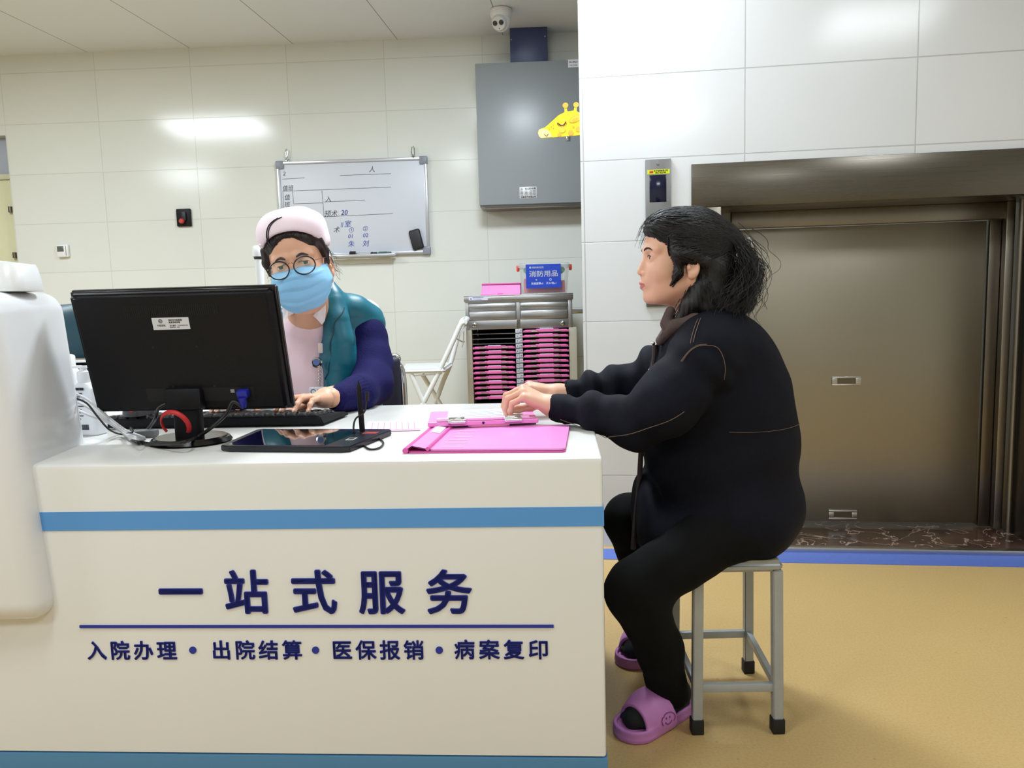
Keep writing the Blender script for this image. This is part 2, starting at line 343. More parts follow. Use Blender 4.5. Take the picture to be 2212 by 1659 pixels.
# ================================================================ the counter
def onplane(pl, name, label, cat, px, py, off=0, group=None):
    h = pl.hit(px, py, off); t = thing(name, label, cat, h, pl.yaw, group); x0, z0 = pl.loc(px, py, off)
    def L(x, y):
        a, b = pl.loc(x, y, off); return a-x0, b-z0
    return t, L
CT = .718
ctr = thing('reception_counter', 'long white reception counter with blue stripe and navy Chinese lettering', 'counter', CF.p0, CF.yaw)
b = MB(); D = .80
prof = [(0, .105), (0, CT-.012), (.0035, CT-.0035), (.012, CT), (D-.012, CT), (D-.003, CT-.004), (D, CT-.012), (D, CT-.04), (.035, CT-.04), (.035, .105)]
bm = bmesh.new(); n = len(prof)
A = [bm.verts.new((-2.1, y, z)) for y, z in prof]; B = [bm.verts.new((0, y, z)) for y, z in prof]
for i in range(n): bm.faces.new((A[i], A[(i+1) % n], B[(i+1) % n], B[i]))
bm.faces.new(A[::-1]); cap = bm.faces.new(B)
bmesh.ops.bevel(bm, geom=[e for e in cap.edges], offset=.006, segments=3, affect='EDGES', profile=.5)
b.bm(bm); b.b2((-.04, .03, .105), (-.0005, D-.05, CT-.035)); b.build('counter_body', m_white, ctr)
m_stripe = mat('stripe_blue', (86, 152, 218), .35); m_kick = mat('kick_teal', (78, 130, 168), .4)
z1, z0 = CF.loc(1298, 1094)[1], CF.loc(1298, 1136)[1]
MB().b2((-2.1, -.0015, z0), (.0015, .0, z1)).b2((.0, 0, z0), (.0015, D-.06, z1)).build('stripe_band', m_stripe, ctr, smooth=False)
kz = CF.loc(1300, 1638)[1]
MB().b2((-2.1, -.002, 0), (.002, .03, kz), .001).b2((-.035, .03, 0), (.002, D-.06, kz), .001).build('kick_band', m_kick, ctr)
tb_ = MB()
for ch, cx in zip('一站式服务', (391, 533, 678, 824, 970)):
    x, z = CF.loc(cx, 1279); tb_ = MB(); cchar(tb_, ch, x, z, .0955, 0, .024, .0025); tb_.build('headline_character', m_navy_ink, ctr, smooth=False)
x0, z0 = CF.loc(173, 1353); x1, _ = CF.loc(1196, 1351)
MB().b2((x0, -.0025, z0-.003), (x1, 0, z0+.003)).build('rule_line', m_navy_ink, ctr, smooth=False)
sb = MB()
def run(s, xa, xb, y):
    n = len(s)
    for i, ch in enumerate(s):
        px = xa + (xb-xa)*(i+.5)/n; x, z = CF.loc(px, y); sb = MB(); cchar(sb, ch, x, z, .0425, 0, .021, .002); sb.build('service_character', m_navy_ink, ctr, smooth=False)
run('入院办理', 184, 386, 1405); run('出院结算', 453, 657, 1404); run('医保报销', 713, 920, 1404); run('病案复印', 977, 1190, 1403)
for cx in (417, 682, 949):
    x, z = CF.loc(cx, 1404); sb = MB(); sb.lathe([(.0075, 0), (.0075, .002)], 20, T=Matrix.Translation((x, 0, z)) @ Matrix.Rotation(R(90), 4, 'X')); sb.build('separator_dot', m_navy_ink, ctr)
# tall rounded end block
blk = thing('counter_end_block', 'tall white rounded block at the left end of the counter', 'counter', (-1.5, 1.65, 0))
zb = .40; ztop = 1.068
bm = bmesh.new(); bmesh.ops.create_cube(bm, size=1)
for v in bm.verts:
    up_ = v.co.z > 0; rt_ = v.co.x > 0; fr = v.co.y < 0
    X = (-.992 if up_ else -.945) if rt_ else -2.2
    if rt_ and not fr: X -= .032
    Y = 1.495 if fr else 1.815
    v.co = Vector((X+1.5, Y-1.65+(.02 if not rt_ and fr else 0), ztop if up_ else zb))
bmesh.ops.bevel(bm, geom=bm.edges[:], offset=.045, segments=6, affect='EDGES', profile=.5)
MB().bm(bm).build('cladding', mat('cladding_white', (230, 231, 233), .16), blk)
MB().b2((-.7, -.04, 0), (.45, .14, zb+.05)).build('plinth', m_white, blk)
# white holder on the block
hd = thing('plastic_holder', 'white slanted plastic holder on top of the tall counter end', 'holder', (-1.09, 1.66, ztop))
h = MB(); N = 28; prof = []
bm = bmesh.new(); ring = []
for k, (z, s, dy) in enumerate([(0, 1, 0), (.004, 1.01, 0), (.03, .95, .004), (.062, .86, .01), (.067, .82, .012), (.06, .76, .012), (.02, .7, .012)]):
    vs = []
    for i in range(N):
        a = 2*math.pi*i/N; c, s_ = math.cos(a), math.sin(a)
        x = math.copysign(abs(c)**.5, c)*.085*s; y = math.copysign(abs(s_)**.5, s_)*.06*s+dy
        vs.append(bm.verts.new((x, y, z - (0.012*x/.085 if z > .03 else 0))))
    ring.append(vs)
for a, c in zip(ring, ring[1:]):
    for i in range(N): bm.faces.new((a[i], a[(i+1) % N], c[(i+1) % N], c[i]))
bm.faces.new(ring[0][::-1]); bm.faces.new(ring[-1])
h.bm(bm).build('shell', m_wpl, hd)
# ================================================================ monitor (seen from behind)
mroot = thing('monitor', 'black computer monitor seen from behind on the reception counter', 'monitor', (-.768, 1.765, CT), R(-4))
ax = Vector((1, math.tan(R(-4)), 0))
# panel in local coords: width .46, tilted back towards the viewer
MW, MH = .466, .287; PZ = .070; TILT = R(14)
Tp = Matrix.Translation((.035, .012, PZ)) @ Matrix.Rotation(TILT, 4, 'X')
bm = bmesh.new(); bmesh.ops.create_cube(bm, size=1)
for v in bm.verts: v.co = Vector((v.co.x*MW, v.co.y*.016+.012, (v.co.z+.5)*MH))
bmesh.ops.bevel(bm, geom=bm.edges[:], offset=.004, segments=3, affect='EDGES')
MB().bm(bm).build('bezel', mat('bezel_black', (20, 20, 24), .3), mroot, T=Tp)
bm = bmesh.new(); bmesh.ops.create_cube(bm, size=1)
for v in bm.verts:
    k = .985 if v.co.y > 0 else .955
    v.co = Vector((v.co.x*MW*k, -.016 if v.co.y < 0 else .006, MH/2 + v.co.z*MH*(k-.004)))
bmesh.ops.bevel(bm, geom=bm.edges[:], offset=.007, segments=3, affect='EDGES')
back = MB().bm(bm).build('back_shell', m_black, mroot, T=Tp)
MB().b2((-.22, .0205, .012), (.22, .0212, MH-.012)).build('screen', m_blackg, mroot, T=Tp)
g = MB()
for i in range(46): x = -.105+i*.0046; g.b2((x, -.0172, MH-.058), (x+.0022, -.0155, MH-.034))
g.b2((-.107, -.0163, MH-.059), (.106, -.0158, MH-.033))
g.build('vent_grille', mat('vent_black', (6, 6, 7), .8), back)
wl = MB().b2((-.047, -.0172, MH-.087), (.036, -.016, MH-.060)).build('asset_sticker', mat('sticker_white', (214, 216, 222), .45), back)
tx = MB()
def ring_mark(mb, cx, cz, r, y, w=.0012, n=24, depth=.0003):
    mb.tube([(cx+r*math.cos(2*math.pi*i/n), y, cz+r*math.sin(2*math.pi*i/n)) for i in range(n)], w, 4, closed=True)
ring_mark(tx, -.028, MH-.0675, .0040, -.0173, .0006); ring_mark(tx, -.028, MH-.0675, .0018, -.0173, .0006)
text(tx, '中医医院', -.028, MH-.0795, .0052, -.0172, bold=.01, depth=.0002, align='C', width=.019)
text(tx, '郑州市中医医院', -.010, MH-.0675, .0046, -.0172, bold=.02, depth=.0002, width=.031)
text(tx, '信息系统设备', -.010, MH-.0725, .0046, -.0172, bold=.02, depth=.0002, width=.026)
text(tx, '资产编号：5720760820180', -.009, MH-.079, .0034, -.0172, bold=.01, depth=.0002, width=.041)
text(tx, '启用时间：2020', -.009, MH-.083, .0034, -.0172, bold=.01, depth=.0002, width=.022)
tx.build('sticker_writing', m_ink, wl, smooth=False)
pl_ = MB().b2((-.02, -.0172, .040), (.013, -.016, .060)).build('rating_label', mat('label_grey', (180, 180, 180), .5), back)
t2 = MB(); t2.b2((-.018, -.0175, .049), (.011, -.0171, .0515)); t2.b2((-.019, -.0175, .044), (-.008, -.0171, .0455)); t2.build('label_print', m_ink, pl_, smooth=False)
MB().b2((-.095, -.0166, .03), (.155, -.0155, .062)).build('port_recess', mat('recess_black', (5, 5, 6), .7), back)
MB().b2((.101, -.0172, .049), (.110, -.016, .057)).build('port_socket', mat('socket_grey', (150, 150, 150), .5), back)
m_blue = mat('plug_blue', (30, 36, 150), .4)
MB().box((.133, -.026, .050), (.026, .02, .018), .004, 2).tube([(.133, -.034, .043), (.134, -.036, .030), (.134, -.037, .020)], [.010, .0085, .005], 10).build('video_plug', m_blue, back)
for x, z in ((-.058, .16), (.042, .16), (-.03, .066), (.066, .066)): sc_ = MB(); sc_.lathe([(.0028, 0), (.0028, .0012)], 10, T=Matrix.Translation((x, -.0157, z)) @ Matrix.Rotation(R(90), 4, 'X')); sc_.build('screw', m_rubber, back)
# neck and foot
nk = MB(); nk.box((.028, -.005, .062), (.062, .034, .13), .012, 3); nk.box((.03, -.018, .102), (.085, .03, .05), .006, 2, T=Matrix.Identity(4))
nk.build('stand_neck', m_black, mroot)
bm = bmesh.new(); bmesh.ops.create_cone(bm, cap_ends=True, segments=48, radius1=.096, radius2=.085, depth=.014)
for v in bm.verts: v.co.x *= .98; v.co.y *= .88; v.co.z += .008
bmesh.ops.bevel(bm, geom=[e for e in bm.edges if abs(e.verts[0].co.z-e.verts[1].co.z) < 1e-5], offset=.004, segments=2, affect='EDGES')
MB().bm(bm, 0, Matrix.Translation((.03, -.005, .0))).build('stand_base', mat('base_gloss', (14, 13, 14), .2), mroot)
# red loop round the neck
lp = MB(); pts = [Vector((.033*math.cos(a), -.012*math.sin(a), .03+.03*math.sin(a))) for a in np.linspace(R(-35), R(215), 22)]
lp.tube(pts, .0055, 10, flat=.5)
rl = lp.build('red_loop', mat('red_ribbon', (186, 28, 34), .5)); rl.location = atZ(381, 950, CT+.016)+Vector((0, .0, .004)); rl.rotation_euler.z = R(-12)
tag(rl, 'red looped tie standing on the monitor foot', 'loop')
# ================================================================ cables
def cable(name, label, pts, r, m, cat='cable'):
    o = MB().tube(prim_curve(pts, 60), r, 8).build(name, m); tag(o, label, cat); return o
def Z(x, y, z=CT): return atZ(x, y, z)
def dz(p, d): return Vector((p.x, p.y, p.z+d))
m_cab = mat('cable_black', (18, 18, 20), .45); m_cabw = mat('cable_white', (224, 224, 226), .4)
plug = mroot.matrix_local.copy()
bpy.context.view_layer.update()
pv = mroot.matrix_world @ Tp @ Vector((.134, -.037, .021))
cable('video_cable', 'black video cable hanging from the blue plug of the monitor', [pv, atY(503, 868, pv.y-.004), atY(488, 895, pv.y-.008), atY(455, 925, pv.y-.012), atZ(425, 944, CT+.018), atZ(390, 956, CT+.024), atZ(350, 958, CT+.006)+Vector((-.03, 0, 0)), atZ(302, 950, CT+.006), atZ(288, 936, CT+.006), atZ(283, 925, CT+.006)], .0042, m_cab)
pw = mroot.matrix_world @ Tp @ Vector((-.026, -.020, .035))
cable('power_cable', 'thick black power cable dropping from the left of the monitor', [pw, atY(344, 880, pw.y-.01), atY(335, 905, pw.y-.0), atZ(318, 928, CT+.008), atZ(300, 938, CT+.008), atZ(288, 946, CT+.006), atZ(300, 957, CT+.006)], .0042, m_cab)
cable('mouse_cable', 'thin black cable crossing in front of the pump bottle', [atZ(286, 934, CT+.024), atZ(262, 938, CT+.006), atY(236, 928, 1.76), atY(210, 899, 1.76), atY(187, 871, 1.77), atY(158, 858, 1.79)], .0022, m_cab)
for i, (ys, lab) in enumerate((((852, 900, 931, 945), 'white cable on the counter, upper one beside the bottle'), ((868, 908, 937, 947), 'white cable on the counter, middle one of the bundle'), ((884, 912, 941, 949), 'white cable on the counter, lowest of the bundle'))):
    cable('white_cable', lab, [atY(150, ys[0]-8, 1.80+.01*i), atY(190, ys[0]+12, 1.79), atY(232, ys[1], 1.785), atZ(268, ys[2]-4, CT+.012), atZ(290, ys[2]+6, CT+.017+.006*i), atZ(312, ys[3], CT+.004+.006*i)], .0030, m_cabw)['group'] = 'white cable bundle'
cl = MB(); cl.box((0, 0, .009), (.05, .03, .018), .006, 2); o = cl.build('cable_clip', mat('clip_grey', (120, 122, 126), .5)); o.location = atZ(318, 944, CT); tag(o, 'small grey cable clip beside the mouse', 'clip')
# ================================================================ keyboard
KBR = atZ(700, 921, CT); KBL = atZ(338, 921, CT)
KW, KD = .575, .165
kb = thing('keyboard', 'black keyboard under the hands of the masked nurse', 'keyboard', (KBR.x, KBR.y, CT), R(-4))
bm = bmesh.new(); k_ = [(-KW, 0, .004), (0, 0, .004), (.02, KD, .004), (-KW-.0, KD, .004), (-KW, .004, .026), (-.012, .004, .026), (.012, KD, .013), (-KW, KD, .013)]
v = [bm.verts.new(p) for p in k_]
for f in ((3, 2, 1, 0), (4, 5, 6, 7), (0, 1, 5, 4), (1, 2, 6, 5), (2, 3, 7, 6), (3, 0, 4, 7)): bm.faces.new([v[i] for i in f])
bmesh.ops.bevel(bm, geom=bm.edges[:], offset=.003, segments=2, affect='EDGES')
MB().bm(bm).build('keyboard_case', m_black, kb)
for xx in (-KW+.02, -.06): MB().b2((xx, .012, 0), (xx+.03, .04, .006)).build('rubber_foot', m_rubber, kb)
m_key = mat('key_black', (22, 22, 25), .38)
key0 = None
for r_ in range(5):
    y = .018+r_*.0255
    for c_ in range(20):
        x = -KW+.018+c_*.0277+(r_ % 3)*.003
        if x > -.022+.02*y/KD: continue
        z = .026-.013*(y/KD)
        if key0 is None:
            bm = bmesh.new(); bmesh.ops.create_cube(bm, size=1)
            for vv in bm.verts:
                s_ = .0215 if vv.co.z < 0 else .0165; vv.co = Vector((vv.co.x*s_*1.12, vv.co.y*s_+(0 if vv.co.z < 0 else .0008), .0 if vv.co.z < 0 else .0095))
            bmesh.ops.bevel(bm, geom=bm.edges[:], offset=.0012, segments=1, affect='EDGES')
            k2 = key0 = MB().bm(bm).build('key', m_key, kb)
        else:
            k2 = key0.copy(); COL.objects.link(k2); k2.parent = kb
        k2.location = (x, y, z); k2.rotation_euler.x = R(-4)
# mouse standing with its back to us
ms = thing('mouse', 'grey computer mouse with a red dot resting on the left end of the keyboard', 'mouse', atY(296, 914, 1.985), R(8))
ms.location.z = CT+.034
bm = bmesh.new(); bmesh.ops.create_uvsphere(bm, u_segments=24, v_segments=14, radius=1)
for v in bm.verts:
    c = v.co; v.co = Vector((c.x*.037, c.y*.055+.02, max(0, c.z)*.046+(0 if c.z > 0 else 0)))
bmesh.ops.remove_doubles(bm, verts=bm.verts[:], dist=.0004)
MB().bm(bm).build('shell', mat('mouse_grey', (62, 60, 64), .35), ms)
MB().lathe([(.0045, 0), (.0048, .001), (.003, .002)], 16, T=Matrix.Translation((0, -.0315, .017)) @ Matrix.Rotation(R(75), 4, 'X')).build('red_dot', mat('red_light', (214, 40, 40), .4), ms)
# ================================================================ pump bottle
bt = thing('pump_bottle', 'white pump bottle with printed label beside the tall counter end', 'bottle', atZ(178, 943, CT)+Vector((.0, .03, 0)), R(-10))
def sqring(mb, levels, n=32, pw=.45):
    vs = []; fs = []
    for (z, sx, sy) in levels:
        for k in range(n):
            a = 2*math.pi*k/n; c, s_ = math.cos(a), math.sin(a); vs.append((math.copysign(abs(c)**pw, c)*sx, math.copysign(abs(s_)**pw, s_)*sy, z))
    for i in range(len(levels)-1):
        for k in range(n): fs.append((i*n+k, i*n+(k+1) % n, (i+1)*n+(k+1) % n, (i+1)*n+k))
    fs.append(tuple(range(n))[::-1]); fs.append(tuple((len(levels)-1)*n+k for k in range(n)))
    return mb.add(vs, fs)
BH = .128
sqring(MB(), [(0, .036, .022), (.004, .040, .026), (.03, .042, .027), (BH-.03, .040, .026), (BH-.012, .036, .024), (BH-.003, .024, .018), (BH+.002, .015, .014)]).build('bottle_body', mat('bottle_white', (228, 230, 234), .3), bt)
MB().lathe([(.0145, BH), (.0155, BH+.012), (.0145, BH+.028), (.0085, BH+.031), (.0085, BH+.037), (.0105, BH+.038), (.010, BH+.043)], 24).box((-.014, -.004, BH+.041), (.03, .010, .007), .003).build('pump_head', m_wpl, bt)
lt = MB()
for i in range(9): lt.b2((-.006, -.0274, .104-i*.0078), (-.006+[.018, .012, .02, .016, .022, .013, .02, .017, .010][i], -.0262, .1065-i*.0078))
for i in range(12): x = .004+i*.0016; lt.b2((x, -.0274, .016), (x+(.001 if i % 3 else .0006), -.0262, .029))
text(lt, '免洗手消毒液', -.005, .114, .007, -.0265, bold=.02, width=.022)
lt.build('label_print', mat('print_grey', (70, 72, 80), .6), bt, smooth=False)
# small white pump bottle further behind, only its cap shows
b2_ = thing('small_bottle', 'small white capped bottle just behind the pump bottle', 'bottle', atZ(160, 905, CT))
sqring(MB(), [(0, .024, .018), (.004, .026, .02), (.13, .026, .02), (.15, .014, .014)]).build('bottle_body', m_wpl, b2_)
MB().lathe([(.017, .15), (.017, .178), (.014, .182), (.008, .184)], 20).build('cap', m_wpl, b2_)
# ================================================================ signature tablet, stylus
tb0 = atZ(482, 977, CT); tb1 = atZ(748, 979, CT); tb2 = atZ(800, 932, CT)
tbl = thing('signature_tablet', 'black glossy signature tablet lying in front of the monitor', 'tablet', (tb0.x, tb0.y, CT), math.atan2(tb1.y-tb0.y, tb1.x-tb0.x))
TW = (tb1-tb0).length; TD = .215
q = MB(); bm = bmesh.new()
c = [(-.004, 0), (TW-.012, 0), (TW+.004, .012), (TW+.085, TD-.02), (TW+.088, TD), (.02, TD+.0), (-.01, .02)]
c = [(-.012, .012), (.012, 0), (TW-.01, 0), (TW+.006, .008), (TW+.03, TD-.01), (TW+.022, TD), (-.02, TD), (-.03, TD-.012)]
lo = [bm.verts.new((x, y, .001)) for x, y in c]; hi = [bm.verts.new((x, y, .0135)) for x, y in c]
n = len(c); bm.faces.new(lo[::-1]); bm.faces.new(hi)
for i in range(n): bm.faces.new((lo[i], lo[(i+1) % n], hi[(i+1) % n], hi[i]))
bmesh.ops.bevel(bm, geom=bm.edges[:], offset=.002, segments=2, affect='EDGES')
q.bm(bm).build('tablet_case', mat('tablet_black', (22, 24, 34), .3), tbl)
MB().add([(.004, .012, .0136), (TW-.052, .012, .0136), (TW-.038, TD-.012, .0136), (-.012, TD-.012, .0136), (.004, .012, .0141), (TW-.052, .012, .0141), (TW-.038, TD-.012, .0141), (-.012, TD-.012, .0141)],
         [(4, 5, 6, 7), (0, 1, 5, 4), (1, 2, 6, 5), (2, 3, 7, 6), (3, 0, 4, 7)]).build('tablet_screen', mat('tablet_glass', (6, 7, 10), .03, spec=.9), tbl)
MB().b2((TW-.030, .07, .0135), (TW-.012, .1, .0145), .001).build('button', mat('button_silver', (190, 188, 180), .3), tbl)
MB().b2((TW-.027, .075, .0145), (TW-.015, .095, .0148)).build('button_icon', m_ink, tbl)
MB().b2((TW-.022, .15, .0135), (TW+.012, .172, .0142)).build('badge', mat('badge_red', (170, 44, 48), .4), tbl)
sl = thing('stylus', 'black stylus standing upright in the holder of the signature tablet', 'stylus', atZ(783, 935, CT+.012), R(-4))
base = sl.location.copy(); top = atY(774, 822, base.y); e = top-base; e = Matrix.Rotation(R(4), 3, 'Z') @ e
st = MB(); st.tube([(0, 0, 0), e*.04, e*.5, e*.86, e*.93, e], [.006, .0062, .0062, .0058, .003, .0012], 12); st.build('stylus_body', m_black, sl)
MB().b2((-.013, -.012, -.004), (.013, .012, .003), .002).build('stylus_socket', m_black, sl)
clp = [atY(793, 848, base.y+.015), atY(792, 862, base.y+.012), atY(787, 890, base.y), atY(768, 905, base.y-.012), atY(764, 930, base.y-.02), atY(775, 952, base.y-.03)+Vector((0, 0, .004)), atZ(795, 969, CT+.003), atZ(818, 968, CT+.003), atZ(828, 957, CT+.003), atZ(818, 947, CT+.003), atZ(800, 944, CT+.004)]
inv = (Matrix.Translation(base) @ Matrix.Rotation(R(-4), 4, 'Z')).inverted()
MB().tube([inv @ p for p in prim_curve(clp, 60)], .0022, 8).build('stylus_cord', m_cab, sl)
MB().tube([inv @ atY(793, 846, base.y+.015), inv @ atY(793, 866, base.y+.013)], .0045, 10).build('cord_plug', m_cab, sl)
# ================================================================ pink paper and charts
m_pink = mat('chart_pink', (238, 146, 212), .3); m_pinkd = mat('chart_pink_deep', (220, 92, 170), .3); m_paper = mat('paper_white', (236, 238, 244), .6); m_ppk = mat('paper_pink', (246, 196, 226), .6)
def flat_quad(mb, pts, z0, z1, mi=0):
    n = len(pts); mb.add([(p[0], p[1], z0) for p in pts]+[(p[0], p[1], z1) for p in pts], [tuple(range(n))[::-1], tuple(range(n, 2*n))]+[(i, (i+1) % n, (i+1) % n+n, i+n) for i in range(n)], mi)
c4 = [atZ(x, y, CT+.001) for x, y in ((790, 933), (908, 930), (905, 910), (795, 912))]
o_ = c4[0]; sh = thing('paper_slip', 'pale pink ruled slip of paper lying between tablet and charts', 'paper', o_)
pb = MB(); flat_quad(pb, [p-o_ for p in c4], 0, .0015); pb.build('sheet', m_ppk, sh, smooth=False)
ln = MB()
for t in np.linspace(.1, .9, 8):
    a = c4[0].lerp(c4[1], t)-o_; d = c4[3].lerp(c4[2], t)-o_; a2 = a.lerp(d, .12); d2 = a.lerp(d, .9)
    ln.tube([(a2.x, a2.y, .0016), (d2.x, d2.y, .0016)], .0006, 4)
a = c4[0].lerp(c4[3], .08)-o_; d = c4[1].lerp(c4[2], .08)-o_; ln.tube([(a.x, a.y, .0016), (d.x, d.y, .0016)], .0006, 4)
ln.build('ruled_lines', mat('line_pink', (214, 140, 180), .6), sh)
# open chart nearest to us
f0, f1, f2, f3 = [atZ(x, y, CT) for x, y in ((872, 980), (1222, 978), (1231, 924), (958, 924))]
yaw = math.atan2((f1-f0).y, (f1-f0).x)
ch = thing('chart_folder', 'large pink chart folder lying flat at the front counter edge', 'folder', f0, yaw)
FW = (f1-f0).length; FD = (f2-f1).length*.98
def rrect(x0, y0, x1, y1, r, n=5):
    out = []
    for cx, cy, a0 in ((x1-r, y0+r, -90), (x1-r, y1-r, 0), (x0+r, y1-r, 90), (x0+r, y0+r, 180)):
        for i in range(n+1): a = R(a0+90*i/n); out.append((cx+r*math.cos(a), cy+r*math.sin(a)))
    return out
b_ = MB(); flat_quad(b_, rrect(.006, 0, FW, FD, .012), .0005, .004); b_.build('back_cover', m_pinkd, ch, smooth=False)
b_ = MB(); flat_quad(b_, rrect(.05, .002, FW-.001, FD-.001, .012), .005, .0085); b_.build('front_cover', m_pink, ch, smooth=False)
sp_ = MB(); sp_.tube([(.004, -.002, .006), (.004, FD, .006)], .006, 14); sp_.build('spine', m_pinkd, ch)
hg = MB(); hg.add([(.008, 0, .01), (.018, 0, .016), (.05, 0, .0095), (.008, FD, .01), (.018, FD, .016), (.05, FD, .0095)], [(0, 1, 4, 3), (1, 2, 5, 4)]); hg.add([(.008, 0, .007), (.05, 0, .006), (.05, 0, .0095), (.018, 0, .016), (.008, 0, .01)], [(0, 1, 2, 3, 4)]) if False else None
hg.add([(.008, 0, .008), (.018, 0, .014), (.05, 0, .0075), (.008, FD, .008), (.018, FD, .014), (.05, FD, .0075)], [(0, 3, 4, 1), (1, 4, 5, 2)])
hg.build('hinge_flap', m_pink, ch, smooth=False)
MB().tube([(.05, -.001, .0095), (.05, FD, .0095)], .0042, 12).build('clamp_rod', m_pinkd, ch)
MB().add([(.022, FD*.58, .0156), (.042, FD*.58, .0118), (.042, FD*.9, .0118), (.022, FD*.9, .0156), (.022, FD*.58, .016), (.042, FD*.58, .0122), (.042, FD*.9, .0122), (.022, FD*.9, .016)], [(4, 5, 6, 7), (0, 1, 5, 4), (1, 2, 6, 5), (2, 3, 7, 6), (3, 0, 4, 7)]).build('name_card', m_paper, ch, smooth=False)
for i in range(6): rb = MB(); rb.b2((.075, .02+i*.038, .0085), (.12, .024+i*.038, .0094), .0003); rb.build('embossed_rib', mat('rib_pink', (246, 186, 226), .4), ch, smooth=False)
# second chart propped on the first, clips towards us
g0, g1 = atZ(924, 917, CT+.02), atZ(1163, 908, CT+.02)
yaw2 = math.atan2((g1-g0).y, (g1-g0).x); GW = (g1-g0).length
c2 = thing('chart_folder', 'pink clip chart under the woman\'s hands, holding white papers', 'folder', (g0.x, g0.y, CT+.011), yaw2)
GD = .2
b_ = MB(); flat_quad(b_, rrect(.0, .004, GW, GD, .01), .006, .0095); b_.b2((0, -.002, .003), (GW, .005, .0135), .002); b_.build('back_board', m_pink, c2, smooth=False)
b_ = MB(); b_.b2((.02, .0, .0135), (GW-.02, .02, .021), .003); b_.build('clip_bar', mat('chart_pale', (246, 190, 230), .3), c2)
for x in (GW*.26, GW*.77):
    k = MB(); k.tube([(x-.02, -.003, .0125), (x+.02, -.003, .0125)], .0065, 14); k.b2((x-.019, -.004, .012), (x+.019, .012, .0225), .002); k.build('metal_clip', m_chrome, c2)
pp = MB()
for i in range(4):
    off = i*.002; pp.add([(.045+off, .03+i*.006, .0098+i*.0008), (GW-.03, .03+i*.005, .0098+i*.0007), (GW-.03, GD-.01, .0098+i*.0007), (.045, GD-.012, .0098+i*.0009),
     (.045+off, .03+i*.006, .0103+i*.0008), (GW-.03, .03+i*.005, .0103+i*.0007), (GW-.03, GD-.01, .0103+i*.0007), (.045, GD-.012, .0103+i*.0009)], [(4, 5, 6, 7), (3, 2, 1, 0), (0, 1, 5, 4), (1, 2, 6, 5), (2, 3, 7, 6), (3, 0, 4, 7)])
pp.build('papers', m_paper, c2, smooth=False)
wr = MB()
for i in range(6): wr.b2((.08, .07+i*.018, .0118), (GW-.06-.02*(i % 3), .0715+i*.018, .0133))
wr.build('printed_lines', mat('print_blue', (150, 160, 200), .7), c2, smooth=False)
MB().lathe([(.003, 0), (.003, .0008)], 16, T=Matrix.Translation((GW*.5, -.0022, .0085)) @ Matrix.Rotation(R(90), 4, 'X')).build('rivet', m_ink, c2)
# dark plastic pocket with a pen between both charts
pk = thing('plastic_pocket', 'clear dark plastic pocket squeezed between the two pink charts', 'pocket', (g0.x, g0.y, CT), yaw2)
b_ = MB(); flat_quad(b_, rrect(.03, .01, GW-.004, .17, .006), .0088, .0105); b_.build('pocket_sheet', mat('pocket_dark', (70, 52, 70), .15), pk, smooth=False)
pn = MB(); pn.tube([(0, 0, 0), (.012, .0, 0), (.09, 0, 0), (.098, 0, 0)], [.0015, .004, .004, .003], 12); o = pn.build('pen', mat('pen_pale', (224, 170, 184), .3)); o.location = Matrix.Translation((g0.x, g0.y, CT+.0125)) @ Matrix.Rotation(yaw2, 4, 'Z') @ Vector((GW*.36, .004, 0)); o.rotation_euler.z = yaw2; tag(o, 'pale pink pen lying below the metal clips of the chart', 'pen')
# ================================================================ things on the back wall
WBs = .0
wb, L = onplane(BW, 'whiteboard', 'whiteboard with handwriting hanging on the tiled back wall', 'whiteboard', 602, 556)
(ax_, az_), (bx_, bz_) = L(602, 352), L(926, 342); cx_, _ = L(928, 556)
BWW = (L(927, 450)[0]-L(608, 450)[0]); bxl = L(606, 450)[0]; bh = az_
wb.location -= Vector((0, .0, 0))
m_alu = mat('aluminium', (196, 198, 204), .3, .7); m_wb = mat('whiteboard_face', (206, 211, 221), .4)
MB().b2((bxl, -.018, 0), (bxl+BWW, -.002, bh), .002).build('board_panel', m_wb, wb)
for lo, hi in (((bxl-.004, -.026, -.006), (bxl+BWW+.004, -.002, .016)), ((bxl-.004, -.026, bh-.016), (bxl+BWW+.004, -.002, bh+.004)), ((bxl-.004, -.026, 0), (bxl+.016, -.002, bh)), ((bxl+BWW-.016, -.026, 0), (bxl+BWW+.004, -.002, bh))):
    MB().b2(lo, hi, .004).build('frame_rail', m_alu, wb)
m_cor = mat('corner_grey', (136, 140, 152), .4)
for sx in (0, 1):
    for sz in (0, 1):
        x = bxl-.008 if not sx else bxl+BWW-.042; z = -.01 if not sz else bh-.042
        MB().b2((x, -.029, z), (x+.05, -.001, z+.05), .006).build('corner_cap', m_cor, wb)
tx0 = L(715, 560)[0]; tx1 = L(858, 560)[0]
MB().b2((tx0, -.075, -.016), (tx1, -.024, -.008), .002).b2((tx0, -.077, -.016), (tx1, -.073, .0), .001).build('marker_tray', m_alu, wb)
ln = MB(); w1 = MB(); w2 = MB(); Y0 = -.0186
def wl_(a, b, w=.0016):
    (xa, za), (xb, zb) = L(*a), L(*b); ln.tube([(xa, Y0, za), (xb, Y0, zb)], w, 4)
for a, b in (((612, 388), (660, 385)), ((614, 414), (846, 405)), ((634, 414), (636, 440)), ((613, 414), (616, 470)), ((697, 412), (702, 470)), ((636, 441), (700, 439)), ((702, 437), (790, 433)), ((702, 469), (850, 462)), ((736, 380), (846, 376))): wl_(a, b, .0012)
